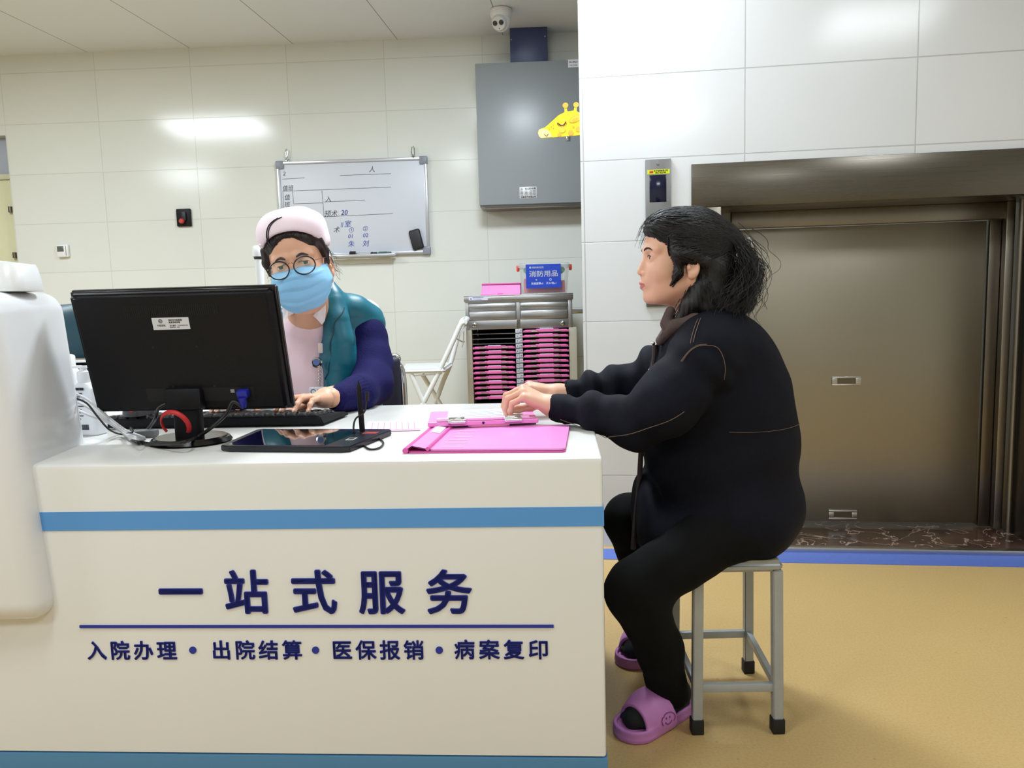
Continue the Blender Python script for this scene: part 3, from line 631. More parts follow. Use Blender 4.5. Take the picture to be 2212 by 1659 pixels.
def wt(mb, t, x, y, h, b=.0, sq=None, rot=0):
    c_ = mat('marker_blue', (58, 70, 160), .6) if mb is w2 else mat('marker_black', (70, 72, 84), .6); mb = MB(); px, pz = L(x, y); hs = h*.84*4.95/FPX; T = Matrix.Translation((px, Y0, pz)) @ Matrix.Rotation(R(rot), 4, 'Y') @ Matrix(((1, 0, .18, 0), (0, 1, 0, 0), (0, 0, 1, 0), (0, 0, 0, 1)))
    text(mb, t, 0, 0, hs, 0, 0, b, .0006, T=T); mb.build('handwriting', c_, wb, smooth=False)
wt(w1, '值班', 612, 412, 14); wt(w1, '2', 613, 380, 14)
wt(w1, '值', 616, 432, 15); wt(w1, '班', 616, 447, 15); wt(w1, '护', 617, 462, 15)
wt(w1, '人', 798, 372, 16); wt(w1, '入', 704, 436, 16); wt(w1, '预术', 702, 468, 17); wt(w1, '术', 722, 502, 16)
wt(w2, '20', 738, 465, 17, .01); wt(w2, '室', 745, 490, 18); wt(w2, '||', 737, 489, 14); wt(w2, '①', 754, 502, 15); wt(w2, '②', 784, 499, 15); wt(w2, '01', 753, 515, 14); wt(w2, '02', 785, 513, 14); wt(w2, '朱', 753, 533, 17); wt(w2, '刘', 784, 532, 17)
ln.build('ruled_lines', mat('marker_black', (70, 72, 84), .6), wb)
for (px, py) in ((622, 348), (894, 342)):
    x, z = L(px, py); h = MB(); up_ = .085 if px > 800 else .06
    h.tube([(x+.01*math.sin(a)*(1 if px > 800 else .5), -.02, z+.02+.03*math.cos(a)+.02) for a in np.linspace(0, 5.8, 18)], .0025, 6)
    h.tube([(x, -.02, z+.022), (x-.006, -.025, z+.006), (x, -.03, z-.002), (x+.008, -.026, z+.008)], .0025, 6); h.b2((x-.012, -.016, z-.016), (x+.012, -.004, z+.012), .003)
    hk = h.build('wall_hook', m_chrome); hk.location = wb.location; hk.rotation_euler = (0, 0, BW.yaw); tag(hk, 'small metal hook above the %s end of the whiteboard' % ('right' if px > 800 else 'left'), 'hook')
er = MB(); ex_, ez_ = L(901, 518); T = Matrix.Translation(Vector((0, 0, 0)))
er.box((0, -.031, 0), (.072, .028, .125), .012, 3); o = er.build('whiteboard_eraser', mat('eraser_black', (30, 30, 36), .5))
tag(o, 'black oval eraser stuck to the whiteboard', 'eraser'); o.matrix_world = Matrix.Translation(wb.location) @ Matrix.Rotation(BW.yaw, 4, 'Z') @ Matrix.Translation((ex_, 0, ez_)) @ Matrix.Rotation(R(-13), 4, 'Y')
for i, (xa, xb, c, lab) in enumerate(((760, 773, (20, 20, 24), 'short black marker on the whiteboard ledge'), (805, 819, (26, 28, 34), 'black marker lying in the whiteboard tray'), (821, 849, (58, 96, 84), 'dark green marker lying in the whiteboard tray'))):
    xa_, za_ = L(xa, 558); xb_, _ = L(xb, 556); k = MB()
    rr = .011 if i else .016
    k.tube([(0, 0, 0), (.008, 0, 0), (xb_-xa_-.03, 0, 0), (xb_-xa_-.028, 0, 0), (xb_-xa_, 0, 0)], [rr*.7, rr, rr, rr*.85, rr*.8], 12)
    o = k.build('marker_pen', mat('marker_body%d' % i, c, .4)); tag(o, lab, 'marker')
    o.matrix_world = Matrix.Translation(wb.location) @ Matrix.Rotation(BW.yaw, 4, 'Z') @ Matrix.Translation((xa_, -.05, -.008+rr))
# emergency switch and thermostat
sw, L = onplane(BW, 'wall_switch', 'black wall switch with red knob on the tiled wall', 'switch', 399, 471)
(xa, za), (xb, zb2) = L(385, 490), L(413, 451)
MB().b2((xa, -.02, za), (xb, 0, zb2), .006).build('switch_plate', m_black, sw); MB().b2((-.008, -.035, -.02), (.022, -.018, .038), .006).build('lever', mat('lever_black', (28, 28, 34), .5), sw)
MB().lathe([(.016, 0), (.016, .012), (.011, .018)], 20, T=Matrix.Translation((-.004, -.03, -.022)) @ Matrix.Rotation(R(90), 4, 'X')).build('knob', mat('knob_red', (190, 50, 44), .4), sw)
th, L = onplane(BW, 'thermostat', 'small white square thermostat with grey display on the wall', 'thermostat', 137, 542)
(xa, za), (xb, zb2) = L(129, 556), L(150, 528)
MB().b2((xa, -.022, za), (xb, 0, zb2), .005).build('case', m_wpl, th); MB().b2((xa, -.026, za), (xb-.014, -.02, zb2-.006), .003).build('faceplate', m_wpl, th)
MB().b2((xa+.004, -.0272, za+.034), (xb-.025, -.0255, zb2-.012), .001).build('display', mat('lcd_grey', (92, 98, 94), .25), th); MB().b2((xb-.0135, -.0235, za+.01), (xb-.0125, -.0215, zb2-.01)).build('side_groove', m_ink, th)
# distribution box, duct
eb, L = onplane(BW, 'electrical_cabinet', 'grey steel electrical cabinet mounted high on the wall', 'cabinet', 1040, 455)
OFF = .2
m_gr = mat('cabinet_grey', (146, 153, 158), .32, nscale=3)
def LO(x, y, off): 
    a, b = BW.loc(x, y, off); h = eb.location-BW.p0; return a-(h @ BW.d), b-eb.location.z
(xa, za), (xb, zt_) = LO(1036, 448, OFF), LO(1262, 128, OFF)
xa = (LO(1027, 142, OFF)[0]+LO(1037, 450, OFF)[0])/2
MB().b2((xa, -OFF+.022, za-.0), (xb, 0, zt_-.004), .004).build('box', m_gr, eb); MB().b2((xa-.003, -OFF, za+.012), (xb, -OFF+.02, zt_), .004).build('door', m_gr, eb)
MB().b2((xa+.03, -OFF+.03, za-.008), (xb, -.02, za+.001)).build('bottom_flange', m_sdark, eb)
npx, npz = LO(1141, 416, OFF); pl_ = MB().b2((npx-.052, -OFF-.0015, npz-.034), (npx+.052, -OFF, npz+.034), .001).build('nameplate', mat('plate_silver', (198, 200, 202), .4, .2), eb)
t_ = MB(); text(t_, '低压配电箱', npx-.02, npz+.018, .013, -OFF-.0016, bold=.02, depth=.0004, width=.065)
text(t_, '△', npx-.045, npz+.018, .014, -OFF-.0016, bold=.02, depth=.0004)
for i in range(4):
    z = npz+.009-i*.008
    for a in (-.047, -.02, .008, .028): t_.b2((npx+a, -OFF-.002, z), (npx+a+.016, -OFF-.0012, z+.0022))
text(t_, '成套电气有限公司', npx-.044, npz-.030, .011, -OFF-.0016, bold=.02, depth=.0004, width=.088); t_.build('plate_writing', m_ink, pl_, smooth=False)
lx, lz = LO(1239, 137, OFF); st_ = MB().b2((lx-.032, -OFF-.001, lz-.022), (lx+.03, -OFF, lz+.022)).build('code_label', m_paper, eb)
t_ = MB(); text(t_, '2AL-4RSZ1', lx-.028, lz+.004, .013, -OFF-.0012, bold=.02, depth=.0003, width=.052); text(t_, 'TAL15/40E', lx-.024, lz-.014, .011, -OFF-.0012, bold=.01, depth=.0003, width=.046); t_.build('label_writing', m_ink, st_, smooth=False)
kx, kz_ = LO(1227, 297, OFF); lk = MB().box((kx, -OFF-.004, kz_), (.026, .01, .04), .01, 3).build('lock', m_chrome, eb); MB().lathe([(.007, 0), (.007, .003)], 14, T=Matrix.Translation((kx, -OFF-.009, kz_+.004)) @ Matrix.Rotation(R(90), 4, 'X')).build('key_barrel', mat('lock_blue', (60, 110, 170), .4), lk)
du, L = onplane(BW, 'cable_duct', 'dark blue box duct rising from the grey cabinet to the ceiling', 'duct', 1142, 131)
(xa, za), (xb, zb2) = L(1104, 131), L(1181, 54)
hgt = ZC-du.location.z
MB().b2((xa, -.12, -.05), (xb, 0, hgt), .003).build('duct_body', mat('duct_blue', (62, 72, 112), .4), du)
for (px, py) in ((1106, 100), (1177, 93)): x, z = L(px, py); s_ = MB(); s_.lathe([(.005, 0), (.004, .004)], 10, T=Matrix.Translation((x, -.12, z)) @ Matrix.Rotation(R(90), 4, 'X')); s_.build('screw', m_chrome, du)
# giraffe-head cut-out, a printed foam board fixed to the pillar edge
gp = RW.hit(1253, 290, .0); GY = gp.y+.02
gr = thing('giraffe_cutout', 'yellow sleeping giraffe head cut-out sticking out past the white pillar edge', 'wall sticker', gp+Vector((0, .02, 0)), RW.yaw)
sc = GY/FPX
def G(cx, cy): return ((cx/3.4577+1010-1253)*sc, (290-cy/3.4577)*sc)
m_gy = mat('giraffe_yellow', (250, 216, 30), .5); m_go = mat('giraffe_tan', (224, 168, 62), .5); m_gc = mat('giraffe_cream', (248, 230, 150), .5); m_gb = mat('giraffe_brown', (110, 60, 24), .5); m_gk = mat('giraffe_blush', (240, 196, 60), .5)
head = [G(*p) for p in ((560, 1010), (545, 995), (538, 972), (545, 950), (566, 940), (590, 935), (640, 895), (690, 855), (735, 835), (733, 800), (750, 800), (756, 832), (800, 828), (808, 800), (824, 802), (822, 832), (840, 845), (900, 880), (900, 1000))]
MB().prism(head, -.003, .003).build('board', m_gy, gr, smooth=False)
MB().prism([G(*p) for p in ((562, 1008), (546, 995), (540, 972), (547, 951), (568, 943), (600, 948), (628, 972), (640, 1005))], -.0042, -.0029).build('muzzle', m_gc, gr, smooth=False)
def disc(mb, c, rx, ry, y0=-.0042, y1=-.003, rot=0, n=22):
    x, z = G(*c); a = rx/3.4577*sc; b_ = ry/3.4577*sc
    mb.prism([(x+a*math.cos(t)*math.cos(rot)-b_*math.sin(t)*math.sin(rot), z+a*math.cos(t)*math.sin(rot)+b_*math.sin(t)*math.cos(rot)) for t in np.linspace(0, 2*math.pi, n, endpoint=False)], y0, y1)
d = MB(); disc(d, (742, 788), 21, 19); disc(d, (819, 788), 20, 18); d.build('horn', m_go, gr, smooth=False)
d = MB()
for c, r_ in (((694, 992), 14), ((777, 982), 20), ((832, 960), 20), ((797, 941), 8), ((650, 920), 4), ((635, 930), 4), ((620, 945), 4), ((650, 942), 4)): disc(d, c, r_, r_*.95)
disc(d, (815, 885), 52, 24, rot=.35); d.build('spots', m_go, gr, smooth=False)
d = MB(); disc(d, (815, 888), 42, 17, -.0046, -.003, .35); d.build('ear_inner', m_gy, gr, smooth=False)
d = MB(); disc(d, (813, 890), 28, 11, -.005, -.003, .35); d.build('ear_center', m_go, gr, smooth=False)
d = MB(); disc(d, (714, 955), 28, 24); d.build('blush', m_gk, gr, smooth=False)
d = MB(); arc = [G(682+62*t, 905+20*math.sin(math.pi*t)+(-8 if t > .8 else 0)*(t-.8)*3) for t in np.linspace(0, 1, 14)]
d.tube([(x, -.0035, z) for x, z in arc], .0022, 6)
for t in (.05, .2, .35, .5, .65, .8, .95):
    a = G(682+62*t, 905+20*math.sin(math.pi*t)); e_ = G(682+62*t+(t-.5)*14, 905+20*math.sin(math.pi*t)+16-abs(t-.5)*10); d.tube([(a[0], -.0035, a[1]), (e_[0], -.0035, e_[1])], .0013, 5)
d.tube([(x, -.0045, z) for x, z in [G(585+28*t, 980+16*math.sin(math.pi*t)) for t in np.linspace(0, 1, 9)]], .0012, 5)
d.build('closed_eye', m_gb, gr)
# ceiling camera
cp_ = atZ(1082, 20, ZC); cc = thing('security_camera', 'white dome security camera under the ceiling', 'camera', cp_)
MB().lathe([(.052, 0), (.060, -.004), (.062, -.03), (.055, -.05)][::-1], 32).build('mount', m_wpl, cc)
bm = bmesh.new(); bmesh.ops.create_uvsphere(bm, u_segments=32, v_segments=20, radius=.054)
for v in bm.verts: v.co.z = v.co.z*1.08-.062
MB().bm(bm).build('housing', m_wpl, cc)
fd = (Vector((0, 0, CAMH))-cp_); fd = Vector((-.35, -1, -.62)).normalized(); T = frame(Vector((0, 0, -.062))+fd*.046, Vector((0, 0, 1)).cross(fd), y=Vector((0, 0, 1))); 
T = Matrix.Translation(Vector((0, 0, -.062))+fd*.036) @ fd.to_track_quat('Z', 'Y').to_matrix().to_4x4()
MB().lathe([(.044, 0), (.042, .012), (.036, .019), (.001, .022)], 32, T=T).build('lens_face', mat('cam_face', (214, 216, 218), .25), cc)
for dx in (-.018, .018): MB().lathe([(.0135, .012), (.0135, .0235), (.006, .0245)], 20, T=T @ Matrix.Translation((dx, .004, 0))).build('lens', mat('lens_dark', (48, 52, 58), .15), cc)
MB().lathe([(.003, .018), (.003, .0235)], 8, T=T @ Matrix.Translation((0, -.026, -.003))).build('sensor', m_ink, cc)
# ================================================================ lift call panel
cpn, L = onplane(RW, 'lift_call_panel', 'steel lift call panel with dark screen and yellow sticker', 'control panel', 1420, 662)
(xa, za), (xb, zb2) = L(1396, 660), L(1449, 343)
PH = zb2
MB().b2((xa, -.012, 0), (xb, 0, PH), .002).build('faceplate', steel_mat('panel_steel', (134, 134, 134), .38), cpn)
(sa, sz1), (sb_, sz2) = L(1403, 438), L(1439, 378); MB().b2((sa, -.0135, sz1), (sb_, -.011, sz2), .003).build('screen', mat('screen_navy', (14, 18, 46), .12), cpn)
(sa, sz1), (sb_, sz2) = L(1398, 378), L(1446, 366); yl = MB().b2((sa, -.013, sz1), (sb_, -.0118, sz2)).build('sticker', mat('sticker_yellow', (214, 226, 30), .5), cpn)
t_ = MB(); text(t_, '东方电梯有限公司', sa+.024, (sz1+sz2)/2+.0008, .0075, -.0131, bold=.02, depth=.0002, width=.053); text(t_, '0951-4627789', sa+.03, sz1+.002, .0075, -.0131, bold=.03, depth=.0002, width=.04)
t_.build('sticker_writing', m_ink, yl, smooth=False)
t_ = MB(); t_.box((sa+.015, -.0131, (sz1+sz2)/2), (.014, .0004, .009), .0001); t_.build('sticker_mark', mat('mark_red', (196, 70, 40), .5), yl)
x, z = L(1421, 354); MB().lathe([(.006, 0), (.005, .003)], 14, T=Matrix.Translation((x, -.012, z)) @ Matrix.Rotation(R(90), 4, 'X')).build('screw', m_chrome, cpn)
x, z = L(1423, 474); bt_ = MB(); bt_.b2((x-.019, -.0135, z-.02), (x+.019, -.011, z+.02), .003); bo = bt_.build('call_button', m_steelh, cpn)
MB().b2((x-.014, -.0142, z-.015), (x+.014, -.013, z+.015), .002).build('button_face', m_sdark, bo)
# ================================================================ chart trolley
m_steel = steel_mat('trolley_steel', (182, 183, 186), .34)
TY = 4.34
ta, tbp = atY(1007, 660, TY), atY(1236, 655, TY); yawt = math.atan2((tbp-ta).y, (tbp-ta).x)
yawt = R(-2.4); tloc = atY(1006, 700, TY); tloc.z = 0
pt = Plane((tloc.x, tloc.y), yawt)
def TL(x, y): return pt.loc(x, y)
tw = TL(1237, 700)[0]
tr_ = thing('chart_trolley', 'stainless steel chart trolley with two drawers and rows of pink charts', 'trolley', tloc, yawt)
ztop = TL(1120, 636)[1]; zt2 = TL(1120, 650)[1]; zdr = TL(1120, 700)[1]; TDp = .42
tp = MB(); tp.b2((-.005, -.012, zt2), (tw+.005, TDp, ztop-.004), .004)
tp.b2((-.005, -.012, ztop-.006), (tw+.005, -.004, ztop), .001); tp.b2((-.005, TDp-.008, ztop-.006), (tw+.005, TDp, ztop), .001)
tp.build('top', m_steelh, tr_)
zd0 = TL(1120, 710)[1]
(da, dz1_), (db, dz2_) = TL(1014, 692), TL(1114, 654); (ea, _), (eb_, _) = TL(1125, 690), TL(1226, 652)
fr_ = MB(); fr_.b2((0, .012, zd0), (tw, TDp-.01, zt2), .002); fr_.b2((0, 0, zd0), (da-.002, .014, zt2), .001); fr_.b2((eb_+.002, 0, zd0), (tw, .014, zt2), .001); fr_.b2((db+.002, 0, zd0), (ea-.002, .014, zt2), .001); fr_.b2((da-.002, 0, zd0), (eb_+.002, .014, dz1_-.002), .001); fr_.b2((da-.002, 0, dz2_+.002), (eb_+.002, .014, zt2), .001)
fr_.build('drawer_housing', m_steel, tr_)
for a, c in ((da, db), (ea, eb_)):
    dr = MB().b2((a, -.006, dz1_), (c, .012, dz2_-.045), .003).b2((a, .004, dz2_-.05), (c, .012, dz2_-.012), .001).build('drawer', m_steelh, tr_)
    MB().b2((a, -.01, dz2_-.016), (c, .01, dz2_), .004).b2((a, -.012, dz2_-.026), (c, -.007, dz2_-.006), .002).build('handle', m_steelh, dr)
for px in (1025, 1216):
    x, z = TL(px, 702 if px < 1100 else 698); k = MB().lathe([(.013, 0), (.012, .008), (.008, .01)], 20, T=Matrix.Translation((x, 0, z)) @ Matrix.Rotation(R(90), 4, 'X')).build('lock', m_chrome, tr_)
    MB().b2((x-.002, -.0112, z-.006), (x+.002, -.0098, z+.006)).build('keyhole', m_ink, k)
hs = MB(); hx, hz_ = TL(1240, 674); hs.tube([(tw-.01, .06, hz_), (tw+.09, .06, hz_), (tw+.1, .07, hz_), (tw+.1, .3, hz_), (tw+.09, .31, hz_), (tw-.01, .31, hz_)], .012, 10); hs.build('push_handle', m_chrome, tr_)
m_beige = mat('panel_beige', (172, 166, 150), .4)
s0 = TL(1022, 780)[0]; s1 = TL(1230, 780)[0]
MB().b2((.0, .0, .08), (s0-.002, TDp-.02, zd0), .003).build('side_column', m_beige, tr_); MB().b2((s1, .0, .08), (TL(1247, 780)[0], TDp-.02, zd0), .003).build('side_column', m_beige, tr_)
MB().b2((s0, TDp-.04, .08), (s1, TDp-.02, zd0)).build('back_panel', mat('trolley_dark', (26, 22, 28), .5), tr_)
ca, cb_ = TL(1115, 780)[0], TL(1130, 780)[0]
MB().b2((ca, .0, .08), (cb_, TDp-.03, zd0)).build('centre_post', mat('post_grey', (104, 106, 112), .5), tr_)
MB().b2((0, .0, .06), (TL(1247, 780)[0], TDp-.02, .08)).build('base_shelf', m_steel, tr_)
for x in (.05, tw-.05):
    for y in (.05, TDp-.07): MB().lathe([(.03, -.013), (.034, -.006), (.034, .006), (.03, .013)], 20, T=Matrix.Translation((x, y, .034)) @ Matrix.Rotation(R(90), 4, 'Y')).b2((x-.006, y-.012, .034), (x+.006, y+.012, .062)).build('caster', m_rubber, tr_)
NR = 15; rows = []
ya, yb = 707.5, 861
pit = 10.9
zr_l = [TL(1066, 720.8 + 10.8*i)[1] for i in range(16)]
m_rail = mat('rail_steel', (150, 148, 150), .35, .6)
for i in range(15):
    MB().b2((s0, .004, zr_l[i]-.0025), (ca, TDp-.05, zr_l[i]), 0).build('slot_rail', m_rail, tr_, smooth=False); MB().b2((cb_, .004, zr_l[i]+.003-.0025), (s1, TDp-.05, zr_l[i]+.003), 0).build('slot_rail', m_rail, tr_, smooth=False)
labs = ('1', '2', '3', '5', '6', '7', '8', '9', '10', '11', '12', '13', '14', '15')
labr = ('25', '26', '27', '28', '29', '30', '31', '32', '33', '35', '36', '37', '38', '39')
m_nl = mat('number_label', (206, 208, 216), .5)
for i in range(14):
    for side, t in ((0, labs[i]), (1, labr[i])):
        x = (ca+.0095) if side == 0 else (cb_-.0095); z = zr_l[i]+.012+(.002 if side else 0)
        nl = MB().b2((x-.009, -.0012, z-.010), (x+.009, .0, z+.010)).build('number_label', m_nl, tr_, smooth=False)
        k = MB(); text(k, t, x, z-.0048, .0128, -.0014, bold=.02, depth=.0003, align='C'); k.build('number', mat('number_ink', (34, 40, 110), .5) if (i+side) % 3 == 0 else m_ink, nl, smooth=False)
# charts lying in the slots
m_cs = mat('chart_rose', (216, 100, 164), .35)
def chart(wd):
    t = thing('chart_folder', 'x', 'folder', (0, 0, 0), yawt, 'pink charts in the trolley slots')
    MB().b2((0, 0, .001), (wd, .3, .0035), .001).b2((0, -.003, .0005), (wd, .008, .0105), .002).build('back_board', m_cs, t)
    MB().b2((wd*.28, .0, .0095), (wd*.78, .02, .0165), .002).b2((.01, .0, .009), (wd-.01, .012, .0135), .002).build('clip_bar', mat('chart_mid', (222, 112, 174), .35), t)
    for f in (.24, .75): MB().b2((wd*f-.02, -.0045, .0035), (wd*f+.02, .004, .0095), .001).tube([(wd*f-.018, -.004, .0045), (wd*f+.018, -.004, .0045)], .003, 8).build('metal_clip', m_sdark, t)
    MB().b2((wd*.36, .004, .0165), (wd*.66, .25, .0185)).build('papers', m_paper, t, smooth=False)
    return t
wl0, wr0 = ca-s0-.006, s1-cb_-.006
cl0 = chart(wl0); cr0 = chart(wr0); ords = ('first', 'second', 'third', 'fourth', 'fifth', 'sixth', 'seventh', 'eighth', 'ninth', 'tenth', 'eleventh', 'twelfth', 'thirteenth')
Mt = Matrix.Translation(tloc) @ Matrix.Rotation(yawt, 4, 'Z')
for side, proto, slots in ((0, cl0, range(3, 14)), (1, cr0, range(0, 13))):
    for n_, i in enumerate(slots):
        lab = 'pink chart in the %s column of the trolley beside number %s' % ('left' if side == 0 else 'right', (labs if side == 0 else labr)[i])
        t = proto if n_ == 0 else dup(proto)
        t['label'] = lab
        t.location = Mt @ Vector(((s0+.003 if side == 0 else cb_+.003)+random.uniform(-.003, .004), -.016+random.uniform(-.005, .004), zr_l[i]+.0005+(.003 if side else 0)))
# things on the trolley
zt_ = ztop-.004
p = Mt @ Vector((TL(1037, 640)[0], .06, zt_)); pbx = thing('pink_box', 'flat pink plastic box lying on the trolley top beside the clear bin', 'box', p, yawt)
PW = TL(1124, 625)[0]-TL(1037, 625)[0]; PHt = TL(1080, 613)[1]-zt_
k = MB(); bm = bmesh.new(); vv = [bm.verts.new(q) for q in ((0, 0, 0), (PW, 0, 0), (PW, .2, 0), (0, .2, 0), (.006, .03, PHt), (PW, .03, PHt), (PW, .2, PHt), (.006, .2, PHt))]
for f in ((3, 2, 1, 0), (4, 5, 6, 7), (0, 1, 5, 4), (1, 2, 6, 5), (2, 3, 7, 6), (3, 0, 4, 7)): bm.faces.new([vv[i] for i in f])
bmesh.ops.bevel(bm, geom=bm.edges[:], offset=.003, segments=2, affect='EDGES'); k.bm(bm); k.build('box_body', mat('box_pink', (220, 118, 184), .5), pbx)
MB().b2((.004, .022, PHt-.002), (PW, .2, PHt+.005), .002).build('lid', m_pinkd, pbx); MB().b2((PW*.42, -.002, .004), (PW*.55, .006, .014), .002).b2((-.004, -.012, 0), (PW, .004, .008), .002).build('latch', m_pinkd, pbx)
p = Mt @ Vector((TL(1122, 640)[0], .03, zt_)); bn = thing('storage_bin', 'clear lidded plastic bin with blue Chinese sign and red clasps', 'box', p, yawt)
BWd = TL(1232, 600)[0]-TL(1122, 600)[0]; BHt = TL(1176, 568)[1]-zt_
m_clear = mat('clear_plastic', (214, 220, 224), .12, alpha=.28, spec=.6)
bm = bmesh.new(); n=28
def rr_(sx, sy, z): return [bm.verts.new((BWd/2+math.copysign(abs(math.cos(a))**.35, math.cos(a))*sx, .13+math.copysign(abs(math.sin(a))**.35, math.sin(a))*sy, z)) for a in np.linspace(0, 2*math.pi, n, endpoint=False)]
r0 = rr_(BWd*.44, .105, .002); r1 = rr_(BWd*.46, .11, .01); r2 = rr_(BWd*.5, .125, BHt-.02)
bm.faces.new(r0[::-1])
for a, c in ((r0, r1), (r1, r2)):
    for i in range(n): bm.faces.new((a[i], a[(i+1) % n], c[(i+1) % n], c[i]))
MB().bm(bm).build('bin_body', m_clear, bn)
ld = MB(); bm = bmesh.new(); r0 = rr_(BWd*.53, .135, BHt-.022); r1 = rr_(BWd*.535, .138, BHt-.008); r2 = rr_(BWd*.49, .12, BHt+.004)
for a, c in ((r0, r1), (r1, r2)):
    for i in range(n): bm.faces.new((a[i], a[(i+1) % n], c[(i+1) % n], c[i]))
bm.faces.new(r2); ld.bm(bm); ld.build('lid', mat('lid_clear', (206, 210, 214), .2, alpha=.6, spec=.6), bn)
for x in (-.03*BWd, BWd*1.03): MB().box((x, .1, BHt-.022), (.016, .06, .034), .005).build('clasp', mat('clasp_red', (226, 72, 56), .4), bn)
sx0 = TL(1137, 600)[0]-TL(1122, 600)[0]; sx1 = TL(1213, 600)[0]-TL(1122, 600)[0]; sz0 = TL(1176, 622)[1]-zt_; sz1 = TL(1176, 570)[1]-zt_
sg = MB().b2((sx0, -.010, sz0), (sx1, -.0085, sz1)).build('sign', mat('sign_blue', (26, 62, 176), .4), bn)
t_ = MB(); sw_ = sx1-sx0; sh_ = sz1-sz0; scx = (sx0+sx1)/2
text(t_, '消防用品', scx, sz0+sh_*.50, sh_*.27, -.0101, bold=.02, depth=.0005, align='C', width=sw_*.82)
text(t_, '郑州市骨科医院', sx0+sw_*.18, sz0+sh_*.83, sh_*.09, -.0101, bold=.02, depth=.0004, width=sw_*.33)
ring_mark(t_, sx0+sw_*.13, sz0+sh_*.865, sh_*.03, -.0102, sh_*.012)
text(t_, '防毒面罩x2', sx0+sw_*.15, sz0+sh_*.16, sh_*.1, -.0101, bold=.0, depth=.0004, width=sw_*.34); text(t_, '灭火毯x1', sx0+sw_*.57, sz0+sh_*.16, sh_*.1, -.0101, bold=.0, depth=.0004, width=sw_*.29)
t_.lathe([(sh_*.02, 0), (sh_*.045, sh_*.05)], 10, T=Matrix.Translation((sx0+sw_*.3, -.0105, sz0+sh_*.32))); ring_mark(t_, sx0+sw_*.7, sz0+sh_*.35, sh_*.04, -.0102, sh_*.008)
t_.build('sign_writing', mat('sign_white', (232, 236, 246), .5), sg, smooth=False)
# green packet and red cloth inside the bin
gb = thing('green_packet', 'round green packet inside the clear bin', 'packet', p+Vector((0, 0, .02)), yawt)
bm = bmesh.new(); bmesh.ops.create_uvsphere(bm, u_segments=28, v_segments=16, radius=1)
for v in bm.verts: v.co = Vector((v.co.x*BWd*.42+BWd*.5, v.co.y*.055+.1, v.co.z*BHt*.24+BHt*.68))
MB().bm(bm).build('packet_body', mat('packet_green', (38, 172, 122), .35), gb)
rc_ = thing('red_cloth', 'folded red cloth at the bottom of the clear bin', 'cloth', p+Vector((0, 0, .004)), yawt)
bm = bmesh.new(); bmesh.ops.create_cube(bm, size=1); bmesh.ops.subdivide_edges(bm, edges=bm.edges[:], cuts=8, use_grid_fill=True)
for v in bm.verts: c = v.co; v.co = Vector((c.x*BWd*.82+BWd*.5, c.y*.17+.13, (c.z+.5)*BHt*.40+(.008*math.sin(c.x*11)+.006*math.sin(c.y*9+c.x*5) if c.z > 0 else 0)+.006))
MB().bm(bm).build('folded_cloth', mat('cloth_red', (190, 66, 84), .6), rc_)
# sticker on the trolley top edge
(xa, za), (xb, zb2) = TL(1013, 649), TL(1054, 640)
ss = MB().b2((xa, -.0128, za), (xb, -.0118, zb2)).build('edge_sticker', mat('sticker_lilac', (206, 208, 226), .4), tr_, smooth=False)
k = MB(); text(k, '郑州市骨科医院 资产', xa+.022, (za+zb2)/2+.001, .008, -.013, bold=.01, depth=.0003, width=.06); k.b2((xa+.025, -.0133, za+.004), (xa+.07, -.0127, za+.0055)); k.add([(xa+.006, -.0131, za+.004), (xa+.018, -.0131, za+.004), (xa+.012, -.0131, za+.016)], [(0, 1, 2)]); k.build('sticker_writing', mat('print_violet', (120, 124, 170), .5), ss, smooth=False)
# ================================================================ chairs
m_wch = mat('chair_white', (222, 224, 224), .35)
FYc = 4.05
fc = thing('folding_chair', 'white folding chair standing between the nurse and the trolley', 'chair', (0, 0, 0))
def fcp(x, y, Y): return atY(x, y, Y)
near, far = 3.95, 4.3
def leg(a, b, Y0, Y1, nm='leg', r_=.0125):
    p, q = fcp(*a, Y0), fcp(*b, Y1); d = q-p
    if q.z > .015: q = p + d*((p.z-.012)/(p.z-q.z))
    return MB().tube([p, q], r_, 12).build(nm, m_wch, fc)
bkN = [fcp(1004, 696, near), fcp(996, 700, near), fcp(988, 716, near), fcp(975, 745, near), fcp(940, 820, near)]
q = fcp(917, 866, near); d = q-bkN[-1]; bkN.append(bkN[-1]+d*((bkN[-1].z-.012)/(bkN[-1].z-q.z)))
MB().tube(prim_curve(bkN[:5], 24)+[bkN[5]], .0128, 12).build('back_leg', m_wch, fc)
bkF = [fcp(1006, 688, far), fcp(997, 694, far), fcp(993, 708, far), fcp(975, 780, far), fcp(958, 822, far)]
q = fcp(942, 866, far); d = q-bkF[-1]; bkF.append(bkF[-1]+d*((bkF[-1].z-.012)/(bkF[-1].z-q.z)))
MB().tube(prim_curve(bkF[:5], 24)+[bkF[5]], .0128, 12).build('back_leg', m_wch, fc)
leg((888, 808), (914, 868), near, near, 'front_leg'); leg((912, 808), (948, 868), far, far, 'front_leg')
a, b_, c_, d_ = fcp(868, 802, near-.02), fcp(962, 802, near-.02), fcp(980, 788, far), fcp(872, 776, far)
bm = bmesh.new(); zs = (a.z+b_.z)/2; P4 = [a, b_, c_, d_]; lo = [bm.verts.new((p.x, p.y, zs-.012)) for p in P4]; hi = [bm.verts.new((p.x, p.y, zs+.012)) for p in P4]
bm.faces.new(lo[::-1]); bm.faces.new(hi)
for i in range(4): bm.faces.new((lo[i], lo[(i+1) % 4], hi[(i+1) % 4], hi[i]))
bmesh.ops.bevel(bm, geom=bm.edges[:], offset=.011, segments=3, affect='EDGES'); MB().bm(bm).build('seat', m_wch, fc)
